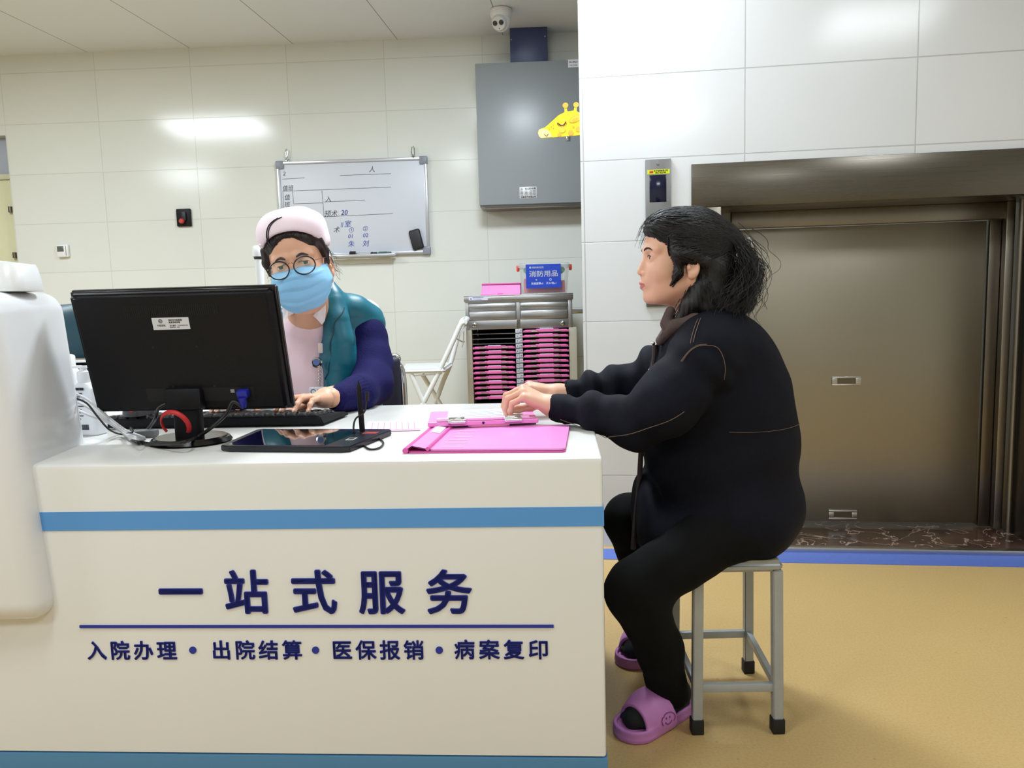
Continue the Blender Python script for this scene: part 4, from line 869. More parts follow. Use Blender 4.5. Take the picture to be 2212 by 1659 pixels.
MB().tube([fcp(889, 812, near), fcp(955, 807, near)], .004, 8).build('seat_rail', m_wch, fc)
tpm = MB(); top_pts = [bkN[0], bkN[0].lerp(bkF[0], .5)+Vector((.012, 0, .006)), bkF[0]]; tpm.tube(prim_curve(top_pts, 12), .0128, 12)
tpm.build('back_rail', m_wch, fc)
bkp = MB(); u0, u1 = fcp(1003, 704, near), fcp(1003, 696, far); l0, l1 = fcp(992, 722, near), fcp(994, 716, far)
bkp.add([u0, u1, l1, l0]+[v+Vector((.012, 0, -.004)) for v in (u0, u1, l1, l0)], [(0, 1, 2, 3), (7, 6, 5, 4), (0, 4, 5, 1), (1, 5, 6, 2), (2, 6, 7, 3), (3, 7, 4, 0)]); bkp.build('back_panel', mat('chair_shade', (190, 192, 192), .35), fc, smooth=False)
MB().tube([fcp(984, 730, near), fcp(997, 738, (near+far)/2), fcp(1003, 738, far)], .004, 8).tube([fcp(1002, 715, near+.05), fcp(1001, 738, near+.1), fcp(998, 750, near+.1)], .003, 8).build('lock_link', m_wch, fc)
for o_ in fc.children: pass
# second white chair back behind the nurse
wc = thing('folding_chair', 'white rounded chair back just behind the nurse\'s shoulder', 'chair', (atY(795, 700, 3.3).x, 3.3, 0))
cw = wc.location; pts = [atY(748, 800, 3.3), atY(752, 700, 3.3), atY(760, 669, 3.3), atY(775, 655, 3.3), atY(795, 653, 3.3), atY(811, 663, 3.3), atY(819, 680, 3.3), atY(822, 800, 3.3)]
pts = [p-cw for p in pts]
for k_ in (0, -1): pts[k_] = Vector((pts[k_].x, 0, .012))
MB().tube([pts[0]]+prim_curve(pts[1:-1], 36)+[pts[-1]], .0125, 12).build('back_frame', m_wch, wc)
inner = pts[1:-1]; zb_ = pts[2].z-.2
bm = bmesh.new(); poly = [(p.x, p.z) for p in prim_curve(inner, 36)]
MB().prism(poly, -.008, .008).build('back_panel', m_wch, wc, smooth=False)
MB().b2((pts[1].x, -.38, .43), (pts[-2].x, -.0, .455), .012).build('seat', m_wch, wc)
for x in (pts[1].x+.01, pts[-2].x-.01): MB().tube([(x, -.36, .012), (x, -.05, .44)], .0125, 10).build('front_leg', m_wch, wc)
# white post with a cap behind the monitor
ps = thing('white_post', 'white post with a capped head standing left of the nurse', 'post', (atY(562, 600, 3.1).x, 3.1, 0)); base_z = 0
zc0, zc1 = atY(560, 556, 3.1).z, atY(560, 530, 3.1).z
MB().lathe([(.09, 0), (.09, .012), (.02, .02)], 28).build('post_base', m_wpl, ps); MB().lathe([(.0165, .015), (.0165, zc0+.004)], 20).build('post_tube', m_wpl, ps)
MB().lathe([(.0175, zc0-.008), (.02, zc0), (.0175, zc0+.006)], 20).build('ring', mat('ring_dark', (50, 50, 50), .4), ps)
MB().lathe([(.0225, zc0+.003), (.0235, zc0+.012), (.0235, zc1-.012), (.019, zc1-.002), (.008, zc1)], 24).build('cap', m_wpl, ps)
# nurse's own chair: navy pad in a chrome hoop
NY = 2.86
nc = thing('office_chair', 'navy padded chair with chrome frame under the nurse', 'chair', (atY(690, 860, NY).x, NY, 0))
o0 = nc.location; xr_ = atY(872, 850, NY).x-o0.x; ztp = atY(850, 768, NY).z
pts = [(xr_, 0, .5), (xr_, 0, ztp-.09), (xr_-.02, 0, ztp-.03), (xr_-.07, 0, ztp), (-xr_+.07, 0, ztp), (-xr_+.02, 0, ztp-.03), (-xr_, 0, ztp-.09), (-xr_, 0, .5)]
MB().tube([(xr_, .0, .012)]+prim_curve(pts, 70)+[(-xr_, 0, .012)], .0125, 12).build('chrome_frame', m_chrome, nc)
MB().b2((-xr_+.006, -.03, .5), (xr_-.006, .012, ztp-.004), .02, 3).build('back_pad', mat('pad_navy', (26, 27, 48), .6), nc); MB().b2((-xr_+.01, -.42, .40), (xr_-.01, 0, .46), .02, 3).build('seat_pad', MATS['pad_navy'], nc)
for x in (-xr_+.02, xr_-.02): MB().tube([(x, -.4, .012), (x, -.4, .41)], .0125, 10).build('front_leg', m_chrome, nc)
# black office chair at the far left with a teal vest over it
JY = 2.5
jc = thing('office_chair', 'black office chair with silver edge left of the monitor', 'chair', (atY(110, 860, JY).x, JY, 0)); o0 = jc.location
z0_, z1_ = atY(190, 840, JY).z, atY(190, 776, JY).z; xr_ = atY(212, 800, JY).x-o0.x
MB().b2((-.28, -.02, z0_-.3), (xr_, .03, z1_-.012), .02, 3).build('back_pad', m_black, jc); MB().b2((-.28, -.03, z1_-.012), (xr_-.012, .035, z1_+.006), .008, 3).build('silver_edge', m_chrome, jc)
MB().b2((-.28, -.45, .42), (xr_, 0, .48), .02).build('seat_pad', m_black, jc); MB().lathe([(.28, 0), (.28, .02), (.03, .06), (.03, .42)], 24, T=Matrix.Translation((-.1, -.2, 0))).build('pedestal', m_black, jc)
# ================================================================ stool
m_stl = mat('stool_grey', (168, 172, 172), .42, .25, noise=.05, nscale=30); m_seat = mat('stool_seat', (176, 164, 140), .5)
sk = [atZ(1679, 1580, 0), atZ(1505, 1582, 0), atZ(1456, 1455, 0), atZ(1616, 1451, 0)]
SH = .412
stl = thing('stool', 'grey metal stool with black rubber feet under the seated woman', 'stool', sum(sk, Vector())/4); so = stl.location
cen = so.copy(); L4 = [p-so for p in sk]
sx_ = .098; sy_ = .145
def lp(i, z): p = L4[i]; k = 1-.045*(z/SH); return Vector((p.x*k, p.y*k, z))
for i in range(4):
    bm = bmesh.new(); b4 = []
    for z in (.03, SH-.02):
        c = lp(i, z); b4.append([bm.verts.new((c.x+dx, c.y+dy, z)) for dx, dy in ((-.0115, -.0115), (.0115, -.0115), (.0115, .0115), (-.0115, .0115))])
    bm.faces.new(b4[0][::-1]); bm.faces.new(b4[1])
    for k in range(4): bm.faces.new((b4[0][k], b4[0][(k+1) % 4], b4[1][(k+1) % 4], b4[1][k]))
    bmesh.ops.bevel(bm, geom=bm.edges[:], offset=.002, segments=2, affect='EDGES'); lg = MB().bm(bm).build('leg', m_stl, stl)
    c = lp(i, .017); MB().box((c.x, c.y, .018), (.029, .029, .036), .003).build('rubber_foot', m_rubber, lg)
for i, j, z in ((0, 1, .11), (1, 2, .11), (2, 3, .11), (3, 0, .11)):
    a, b_ = lp(i, z), lp(j, z); d = (b_-a).normalized(); T = frame((a+b_)/2, d, z=(0, 0, 1)); MB().box((0, 0, 0), ((b_-a).length-.018, .014, .02), .002, T=T).build('stretcher', m_stl, stl)
co = [lp(i, SH) for i in range(4)]
bm = bmesh.new(); out = []
for z, g in ((SH-.024, 1.10), (SH, 1.14)): out.append([bm.verts.new((c.x*g, c.y*g, z)) for c in co])
bm.faces.new(out[0][::-1]); bm.faces.new(out[1])
for k in range(4): bm.faces.new((out[0][k], out[0][(k+1) % 4], out[1][(k+1) % 4], out[1][k]))
bmesh.ops.recalc_face_normals(bm, faces=bm.faces[:]); bmesh.ops.bevel(bm, geom=bm.edges[:], offset=.008, segments=3, affect='EDGES'); MB().bm(bm).build('seat_frame', m_stl, stl)
bm = bmesh.new(); a = [bm.verts.new((c.x*1.05, c.y*1.06, SH-.002)) for c in co]; b4 = [bm.verts.new((c.x*1.05, c.y*1.06, SH+.003)) for c in co]; bm.faces.new(b4)
for k in range(4): bm.faces.new((a[k], a[(k+1) % 4], b4[(k+1) % 4], b4[k]))
MB().bm(bm).build('seat_board', m_seat, stl, smooth=False)
# printed sheet under the keyboard's far edge
c4 = [atZ(x, y, CT) for x, y in ((236, 912), (470, 908), (470, 884), (262, 884))]; o_ = c4[0]
sh = thing('printed_sheet', 'white printed sheet lying behind the keyboard', 'paper', (o_.x, o_.y, CT)); pb = MB(); flat_quad(pb, [p-o_ for p in c4], .0004, .0012); pb.build('sheet', m_paper, sh, smooth=False)
k = MB()
for t in (.35, .5, .65, .8):
    a = c4[0].lerp(c4[3], t)-o_; d = c4[1].lerp(c4[2], t)-o_; a2 = a.lerp(d, .12); d2 = a.lerp(d, .8); k.tube([(a2.x, a2.y, .0013), (d2.x, d2.y, .0013)], .0008, 4)
k.build('printed_lines', mat('print_grey2', (150, 152, 160), .6), sh)
# ================================================================ people: smooth-blended distance shapes turned into meshes
class Sdf:
    def __init__(s): s.ops = []
    def _a(s, f, lo, hi, k, op): s.ops.append((f, np.array(lo, float), np.array(hi, float), k, op)); return s
    def rc(s, a, b, ra, rb, k=.01, op='u'):
        a = np.array(a, float); b = np.array(b, float); ba = b-a; L2 = max(ba @ ba, 1e-12)
        def f(P):
            pa = P-a; h = np.clip(pa @ ba/L2, 0, 1); d = pa-h[..., None]*ba; return np.sqrt((d*d).sum(-1))-(ra+(rb-ra)*h)
        m = max(ra, rb); return s._a(f, np.minimum(a, b)-m, np.maximum(a, b)+m, k, op)
    def chain(s, pts, rs, k=.01, op='u'):
        for i in range(len(pts)-1): s.rc(pts[i], pts[i+1], rs[i], rs[i+1], k, op)
        return s
    def el(s, c, r, k=.01, op='u', M=None):
        c = np.array(c, float); r = np.array(r, float); Mi = None if M is None else np.array(M.to_3x3())
        def f(P):
            p = P-c
            if Mi is not None: p = p @ Mi
            k0 = np.sqrt(((p/r)**2).sum(-1)); k1 = np.sqrt(((p/r**2)**2).sum(-1)); return k0*(k0-1)/np.maximum(k1, 1e-9)
        m = r if M is None else np.full(3, r.max()); return s._a(f, c-m, c+m, k, op)
    def bx(s, c, half, rad=.004, k=.005, op='u', M=None):
        c = np.array(c, float); hf = np.array(half, float); Mi = None if M is None else np.array(M.to_3x3())
        def f(P):
            p = P-c
            if Mi is not None: p = p @ Mi
            q = np.abs(p)-(hf-rad); return np.sqrt((np.maximum(q, 0)**2).sum(-1))+np.minimum(q.max(-1), 0)-rad
        m = hf if M is None else np.full(3, np.linalg.norm(hf)); return s._a(f, c-m, c+m, k, op)
    def fn(s, f, lo, hi, k=.004, op='u'): return s._a(f, lo, hi, k, op)
    def merge(s, d, f, k, op):
        if op == 'u':
            if k <= 0: return np.minimum(d, f)
            h = np.clip(.5+.5*(f-d)/k, 0, 1); return f+(d-f)*h-k*h*(1-h)
        g = -f
        if op == 'i': g = f
        if k <= 0: return np.maximum(d, g)
        h = np.clip(.5-.5*(g-d)/k, 0, 1); return g+(d-g)*h+k*h*(1-h)
    def ev(s, P):
        P = np.asarray(P, float); d = np.full(P.shape[:-1], 1.0)
        for f, lo, hi, k, op in s.ops: d = s.merge(d, f(P), k, op)
        return d
    def grid(s, h, pad=.012):
        lo = np.min([o[1] for o in s.ops if o[4] == 'u'], 0)-pad; hi = np.max([o[2] for o in s.ops if o[4] == 'u'], 0)+pad
        n = np.ceil((hi-lo)/h).astype(int)+2; D = np.full(n, 1.0, np.float64); ax = [lo[i]+h*np.arange(n[i]) for i in range(3)]
        for f, l, u, k, op in s.ops:
            m = max(k, 0)+4*h
            i0 = np.clip(np.floor((l-m-lo)/h).astype(int), 0, n-1); i1 = np.clip(np.ceil((u+m-lo)/h).astype(int)+1, 1, n)
            if op == 'i': i0 = np.zeros(3, int); i1 = n
            sl = tuple(slice(a, b) for a, b in zip(i0, i1))
            P = np.stack(np.meshgrid(*[ax[i][sl[i]] for i in range(3)], indexing='ij'), -1); D[sl] = s.merge(D[sl], f(P), k, op)
        return D, lo, h
    def mesh(s, h, smooth=1): return relax(*snets(*s.grid(h)), smooth)
    def proj(s, P, off=0, it=6):
        P = np.array(P, float)
        for _ in range(it):
            d = s.ev(P)-off; g = s.grad(P); P = P-g*np.clip(d, -.02, .02)[..., None]
        return P
    def grad(s, P, e=.0008):
        g = np.stack([s.ev(P+np.eye(3)[i]*e)-s.ev(P-np.eye(3)[i]*e) for i in range(3)], -1); return g/np.maximum(np.linalg.norm(g, axis=-1, keepdims=True), 1e-9)
def snets(D, lo, h):
    I = D < 0; C = [(i, j, k) for i in (0, 1) for j in (0, 1) for k in (0, 1)]; n = np.array(D.shape)
    def sh(A, c): return A[c[0]:n[0]-1+c[0], c[1]:n[1]-1+c[1], c[2]:n[2]-1+c[2]]
    cnt = sum(sh(I, c).astype(np.int8) for c in C); act = (cnt > 0) & (cnt < 8); idx = np.argwhere(act)
    V = np.stack([sh(D, c)[act] for c in C], -1); acc = np.zeros((len(idx), 3)); num = np.zeros(len(idx))
    for a in range(8):
        for b in range(a+1, 8):
            ca, cb = np.array(C[a]), np.array(C[b])
            if np.abs(ca-cb).sum() != 1: continue
            x = (V[:, a] < 0) != (V[:, b] < 0); t = V[x, a]/(V[x, a]-V[x, b]); acc[x] += ca+t[:, None]*(cb-ca); num[x] += 1
    v = lo+(idx+acc/num[:, None])*h; vid = np.full(act.shape, -1, np.int64); vid[act] = np.arange(len(idx)); F = []
    for ax in range(3):
        o = [a for a in range(3) if a != ax]; s0 = [slice(None)]*3; s1 = [slice(None)]*3; s0[ax] = slice(0, n[ax]-1); s1[ax] = slice(1, n[ax])
        a, b = I[tuple(s0)], I[tuple(s1)]; e = np.argwhere(a != b); e = e[(e[:, o[0]] > 0) & (e[:, o[1]] > 0) & (e[:, o[0]] < n[o[0]]-1) & (e[:, o[1]] < n[o[1]]-1)]
        q = []
        for d0, d1 in ((-1, -1), (0, -1), (0, 0), (-1, 0)):
            p = e.copy(); p[:, o[0]] += d0; p[:, o[1]] += d1; q.append(vid[p[:, 0], p[:, 1], p[:, 2]])
        q = np.stack(q, -1); fl = a[tuple(e.T)]
        if ax == 1: fl = ~fl
        q[~fl] = q[~fl][:, ::-1]; F.append(q)
    F = np.concatenate(F); return v, F[(F >= 0).all(1)]
def relax(v, F, it=1, lam=.5):
    for _ in range(it):
        acc = np.zeros_like(v); c = np.zeros(len(v))
        for a in range(4):
            for b in (F[:, (a+1) % 4], F[:, (a-1) % 4]): np.add.at(acc, F[:, a], v[b]); np.add.at(c, F[:, a], 1)
        v = v+lam*(acc/np.maximum(c, 1)[:, None]-v)
    return v, F
def vnorm(v, F):
    n = np.cross(v[F[:, 2]]-v[F[:, 0]], v[F[:, 3]]-v[F[:, 1]]); o = np.zeros_like(v)
    for a in range(4): np.add.at(o, F[:, a], n)
    return o/np.maximum(np.linalg.norm(o, axis=1, keepdims=True), 1e-12)
def wavy(P, freq, seed, n=7):
    r = np.random.default_rng(seed); o = 0
    for _ in range(n):
        d = r.normal(size=3); d /= np.linalg.norm(d); o = o+np.sin(P @ d*freq*r.uniform(.6, 1.5)+r.uniform(0, 6.3))
    return o/n
def nobj(name, parts, mats, parent, T=None, mi=None):    # parts: list of (verts, faces) joined in ONE mesh
    vs = []; fs = []; o = 0
    for v, F in parts: vs.append(v); fs.append(F+o); o += len(v)
    v = np.concatenate(vs); F = np.concatenate(fs); me = bpy.data.meshes.new(name)
    me.vertices.add(len(v)); me.vertices.foreach_set('co', v.astype(np.float32).ravel()); me.loops.add(F.size); me.loops.foreach_set('vertex_index', F.astype(np.int32).ravel())
    me.polygons.add(len(F)); me.polygons.foreach_set('loop_start', np.arange(0, F.size, 4, dtype=np.int32)); me.update(calc_edges=True)
    for m in (mats if isinstance(mats, (list, tuple)) else [mats]): me.materials.append(m)
    if mi is not None: me.polygons.foreach_set('material_index', mi(v[F].mean(1)).astype(np.int32))
    me.polygons.foreach_set('use_smooth', [True]*len(F)); me.update()
    ob = bpy.data.objects.new(name, me); COL.objects.link(ob); ob.parent = parent
    if T is not None: ob.matrix_local = T
    return ob
def xf(M, v): m = np.array(M); return v @ m[:3, :3].T+m[:3, 3]
def strands(name, paths, r0, r1, m, parent, sides=4):    # many fine hair strands as one mesh
    V = []; F = []; o = 0; K = paths.shape[1]; T = np.gradient(paths, axis=1); T /= np.maximum(np.linalg.norm(T, axis=-1, keepdims=True), 1e-9)
    ref = np.array([.3, .2, 1.]); U = np.cross(T, ref); U /= np.maximum(np.linalg.norm(U, axis=-1, keepdims=True), 1e-9); Wd = np.cross(T, U)
    t = np.linspace(0, 1, K); rad = (r0*(1-t)+r1*t)[None, :, None]
    ring = [paths+rad*(math.cos(2*math.pi*k/sides)*U+math.sin(2*math.pi*k/sides)*Wd) for k in range(sides)]
    V = np.stack(ring, 2); n = len(paths); idx = np.arange(n*K*sides).reshape(n, K, sides)
    F = np.stack([idx[:, :-1], np.roll(idx, -1, 2)[:, :-1], np.roll(idx, -1, 2)[:, 1:], idx[:, 1:]], -1).reshape(-1, 4)
    return nobj(name, [(V.reshape(-1, 3), F)], m, parent)
def skin_mat(name, rgb):
    m = mat(name, rgb, .48, bump=.12, bscale=700, spec=.4); b = m.node_tree.nodes['Principled BSDF']
    b.inputs['Subsurface Weight'].default_value = .12; b.inputs['Subsurface Radius'].default_value = (.012, .005, .003); b.inputs['Subsurface Scale'].default_value = .4; return m
def head_sdf(mouth=True, chub=1.0, lid=.0042):
    s = Sdf()
    s.el((0, .004, .036), (.0735, .090, .084)); s.el((0, -.044, -.02), (.058*chub, .056, .085), .02); s.el((0, -.053, .045), (.052, .044, .045), .02)
    for q in (-1, 1):
        s.el((q*.033*chub, -.066, -.032), (.026, .026, .03), .02)
        s.rc((q*.053*chub, -.002, -.05), (q*.022*chub, -.074, -.090), .016, .015, .022)
    s.el((0, -.048, -.068), (.048*chub, .044, .034), .02); s.el((0, -.086, -.090), (.02, .0135, .015), .014)
    s.el((0, -.090, -.054), (.027, .0175, .02), .014)
    for q in (-1, 1): s.rc((q*.012, -.0935, .020), (q*.043, -.079, .020), .0095, .009, .012)
    for q in (-1, 1): s.el((q*.031, -.101, .002), (.016, .014, .0105), .010, 's')
    s.rc((0, -.0935, .008), (0, -.1065, -.026), .0068, .0085, .009); s.el((0, -.1085, -.0315), (.009, .0075, .0075), .005)
    for q in (-1, 1): s.el((q*.0115, -.1005, -.0345), (.0072, .0085, .0068), .005)
    for q in (-1, 1): s.el((q*.006, -.107, -.0397), (.0034, .005, .003), .002, 's')
    if mouth:
        s.chain([(-.021, -.0975, -.0625), (-.007, -.1045, -.0572), (0, -.1048, -.0580), (.007, -.1045, -.0572), (.021, -.0975, -.0625)], [.002, .0044, .0042, .0044, .002], .004)
        s.chain([(-.020, -.097, -.0635), (0, -.1022, -.0668), (.020, -.097, -.0635)], [.002, .0056, .002], .004); s.el((0, -.1085, -.0622), (.0205, .0055, .0006), .0022, 's')
    for q in (-1, 1):
        s.el((q*.031, -.0828, .002), (.0138, .0132, .0132), .004); s.el((q*.031, -.0985, .0015), (.0128, .0095, lid), .0012, 's')
    for q in (-1, 1):
        Mx = Matrix.Rotation(q*R(-18), 3, 'Z'); s.el((q*.0755, -.002, -.022), (.0062, .0145, .025), .004, M=Mx); s.el((q*.0805, -.003, -.018), (.0042, .0085, .0155), .003, 's', Mx); s.el((q*.0735, -.006, -.041), (.0055, .0075, .0075), .005); s.el((q*.0765, -.013, -.022), (.0045, .0045, .007), .003)
    return s
def add_face(T, head, parent, brow_m, iris, look=(0, -1, 0), sc=1.0, lid=.0042):
    # eyes, brows and lashes in head-local coordinates, placed by T
    for q in (-1, 1):
        bm = bmesh.new(); bmesh.ops.create_uvsphere(bm, u_segments=24, v_segments=24, radius=.0119)
        d = Vector((look[0], look[1], look[2])).normalized(); Mq = d.to_track_quat('Z', 'Y').to_matrix().to_4x4(); bm.transform(Mq)
        mb = MB(); mb.bm(bm, 0, Matrix.Translation((q*.031, -.0832, .002)))
        mb.m = [0]*len(mb.m)
        for i, f in enumerate(mb.f):
            c = sum((Vector(mb.v[j]) for j in f), Vector())/len(f)-Vector((q*.031, -.0832, .002)); ang = c.normalized().dot(d)
            mb.m[i] = 2 if ang > math.cos(.19) else (1 if ang > math.cos(.5) else 0)
        mb.build('eye', [mat('eye_white', (226, 222, 220), .15), iris, m_ink], parent, T=T)
        pts = np.array([(q*(.014+.036*t), -.105, .0185+.007*math.sin(math.pi*min(1, t*1.05))-.001*t) for t in np.linspace(0, 1, 9)])
        pp = head.proj(pts, .0004); MB().tube([tuple(p) for p in pp], [q_*sc for q_ in (.0012, .0022, .0026, .0026, .0024, .0022, .0018, .0014, .0007)], 6).build('eyebrow', brow_m, parent, T=T)
        pts = np.array([(q*.031+.0125*math.cos(a), -.101, .002+(lid+.0005)*math.sin(a)) for a in np.linspace(R(8), R(172), 11)])
        pp = head.proj(pts, .0002); MB().tube([tuple(p) for p in pp], [.0005]+[.0009]*9+[.0005], 5).build('eyelashes', brow_m, parent, T=T)
def hand(s, org, fwd, up, side, bend=(35, 45, 25), spread=1.0, thumb=(0.5, -.35), sc=1.0, bends=None):
    # palm, five jointed fingers; side=+1 puts the thumb on local +y (y = up x fwd)
    x = Vector(fwd).normalized(); z = Vector(up); z = (z-x*z.dot(x)).normalized(); y = z.cross(x); O = Vector(org)
    def P(a, b, c): return O+x*(a*sc)+y*(b*side*sc)+z*(c*sc)
    F4 = [((.088, .024, 0), (.042, .026, .021), .0088), ((.092, .005, .003), (.047, .029, .022), .0090), ((.087, -.015, .001), (.043, .027, .021), .0086), ((.078, -.033, -.005), (.034, .021, .019), .0076)]
    tips = []
    for i, (k, L, r) in enumerate(F4):
        s.rc(P(.008, k[1]*.55, -.004), P(*k), .0125*sc, .0098*sc, .012)
        b = (bends[i] if bends else bend); ang = 0; p = Vector(k); spr = math.radians(k[1]/.03*7*spread)
        pts = [P(*p)]; rs = [r*1.06*sc]
        for l, bb, rr in zip(L, b, (.97, .88, .74)):
            ang += math.radians(bb); d = Vector((math.cos(ang)*math.cos(spr), math.cos(ang)*math.sin(spr), -math.sin(ang))); p = p+d*l; pts.append(P(*p)); rs.append(r*rr*sc)
        s.chain(pts, rs, .004); tips.append((pts[-1], pts[-1]-pts[-2], rs[-1], x, y, z))
    s.rc(P(.02, .012, -.006), P(.07, .012, -.004), .013*sc, .012*sc, .012); s.rc(P(.02, -.014, -.008), P(.062, -.02, -.008), .013*sc, .012*sc, .012)
    a = Vector((.022, .024, -.010)); d1 = Vector((.75, thumb[0], thumb[1])).normalized(); b_ = a+d1*.044; d2 = (d1+Vector((.35, -.15, -.1))).normalized(); c = b_+d2*.033; d3 = (d2+Vector((.3, -.25, -.1))).normalized(); e = c+d3*.024
    s.chain([P(*a), P(*b_), P(*c), P(*e)], [.0135*sc, .0108*sc, .0098*sc, .0078*sc], .008)
    s.rc(P(-.03, 0, -.004), P(.015, .004, -.004), .0235*sc, .0215*sc, .014)
    return tips
def nails(tips, parent, m, up=Vector((0, 0, 1))):
    mb = MB()
    for p, d, r, x, y, z in tips:
        d = d.normalized(); n = (z+x*.6); n = (n-d*n.dot(d)).normalized(); w = d.cross(n)
        bm = bmesh.new(); bmesh.ops.create_uvsphere(bm, u_segments=10, v_segments=6, radius=1)
        T = Matrix((w*.0048, d*.0065, n*.0016)).transposed().to_4x4(); T.translation = p+n*(r*.86)+d*.001; mb.bm(bm, 0, T)
    return mb
# ---------------------------------------------------------------- the seated woman on the stool
m_skin = skin_mat('skin_fair', (226, 178, 152)); m_lip = mat('lip', (200, 122, 116), .4)
m_hair = mat('hair_black', (15, 13, 15), .5, bump=.5, bscale=60, stretch=(6, 6, .6)); m_hairn = mat('hair_dark_brown', (38, 26, 26), .4, bump=.4, bscale=60, stretch=(6, 6, .6))
m_jack = mat('denim_navy', (9, 11, 24), .8, noise=.25, nscale=9, bump=.35, bscale=900, spec=.2); m_pant = mat('trouser_black', (9, 9, 10), .9, bump=.25, bscale=700, spec=.2)
m_coll = mat('corduroy_brown', (78, 62, 58), .8, bump=.6, bscale=300); m_thread = mat('stitch_tan', (112, 88, 72), .7)
m_slip = mat('slipper_purple', (190, 122, 186), .5); m_slipd = mat('slipper_line', (128, 66, 130), .55); m_sock = mat('sock_black', (14, 13, 15), .85)
wo = thing('person', 'woman in a dark denim jacket sitting on the stool, hands on the pink chart', 'person', (so.x, so.y, SH))
WI = Matrix.Translation(-wo.location)
def A(x, y, Y): return atY(x, y, Y)
YW = 1.87; K = YW/FPX
# head: profile turned to the left of the picture
HS = 1.0
Th = Matrix.Translation(WI @ A(1482, 560, YW)) @ Matrix.Rotation(R(-88), 4, 'Z') @ Matrix.Rotation(R(-2), 4, 'X') @ Matrix.Scale(HS, 4)
hw = head_sdf()
nk = Sdf(); nk.ops = list(hw.ops); nk.rc((0, .014, -.05), (0, .042, -.16), .050, .056, .03)
hv, hF = nk.mesh(.0016, 1)
# core of the body inside the clothes, hands at full detail
core = Sdf()
core.rc(A(1515, 680, YW), A(1548, 800, YW), .06, .09, .03); core.rc(A(1548, 800, YW), A(1565, 1060, YW), .10, .10, .03)
nsh, nel, nwr = A(1518, 778, 1.72), A(1378, 918, 1.74), A(1205, 881, 1.85)
fsh, fel, fwr = A(1495, 760, 2.03), A(1352, 832, 2.05), A(1228, 847, 2.02)
core.chain([A(1545, 760, YW), nsh, nel, nwr], [.07, .042, .026, .019], .03); core.chain([A(1545, 760, YW), fsh, fel, fwr], [.07, .042, .024, .017], .03)
nhip, nkn, nan = A(1590, 1125, 1.77), A(1374, 1272, 1.70), A(1446, 1512, 1.80)
fhip, fkn, fan = A(1590, 1110, 1.98), A(1360, 1122, 2.05), A(1402, 1385, 2.19)
core.chain([A(1565, 1080, YW), nhip, nkn, nan], [.08, .06, .045, .032], .03); core.chain([A(1565, 1080, YW), fhip, fkn, fan], [.08, .06, .045, .032], .03)
cv, cF = core.mesh(.008, 1); cv = xf(WI, cv)
hn = Sdf()
tn = hand(hn, A(1196, 876, 1.85), (-1, .10, .50), (.44, -.20, 1), -1, sc=.93, bends=[(52, 50, 26), (50, 52, 26), (50, 52, 26), (52, 48, 24)], thumb=(.25, -.75))
hn.rc(A(1196, 879, 1.855), A(1232, 882, 1.835), .022, .021, .02)
tf = hand(hn, A(1210, 847, 2.01), (-1, -.08, .24), (.22, -.12, 1), 1, sc=.93, bends=[(42, 38, 20), (40, 40, 22), (38, 42, 22), (38, 42, 22)], thumb=(.4, -.6))
hn.rc(A(1210, 849, 2.02), A(1236, 847, 2.02), .021, .019, .02)
nv, nF = hn.mesh(.0019, 1); nv = xf(WI, nv)
Tinv = np.array(Th.inverted())
def womat(c):
    q = xf(Tinv, c); m = np.zeros(len(c), int)
    lip = (q[:, 1] < -.0975) & (q[:, 2] < -.0535) & (q[:, 2] > -.0725) & (np.abs(q[:, 0]) < .0215-.0*q[:, 2]) & (q[:, 2] < -.0535-np.abs(q[:, 0])*.28) & (q[:, 2] > -.0722+np.abs(q[:, 0])*.35)
    m[lip & (np.linalg.norm(q, axis=1) < .2)] = 1; return m
nobj('body', [(xf(Th, hv), hF), (cv, cF), (nv, nF)], [m_skin, m_lip], wo, mi=womat)
add_face(Th, hw, wo, m_hair, mat('iris_brown', (48, 28, 20), .1))
nails(tn+tf, wo, None).build('fingernails', mat('nail', (232, 180, 168), .25), wo, T=WI)
# jacket
jk = Sdf()
ek = lambda px, py, rx, rz, ry, Y=YW, k=.04: jk.el(A(px, py, Y), (rx*K, ry, rz*K), k)
ek(1578, 1085, 156, 122, .185); ek(1556, 960, 170, 160, .178); ek(1549, 850, 156, 140, .178); ek(1541, 765, 122, 98, .165)
jk.rc(A(1532, 752, 1.755), A(1522, 742, 1.985), .075, .075, .04); jk.rc(A(1530, 700, YW), A(1535, 745, YW), .062, .075, .03)
jk.chain([nsh, A(1440, 868, 1.70), nel, A(1300, 892, 1.78), A(1204, 881, 1.85)], [.074, .070, .056, .040, .034], .03)
jk.chain([fsh, A(1420, 805, 2.04), fel, A(1290, 841, 2.035), A(1232, 847, 2.02)], [.070, .058, .048, .043, .033], .03)
jk.el(A(1392, 1105, YW-.01), (26*K, .11, 88*K), .035)
jk.rc(A(1440, 1150, 1.79), A(1640, 1150, 1.76), .05, .06, .04)
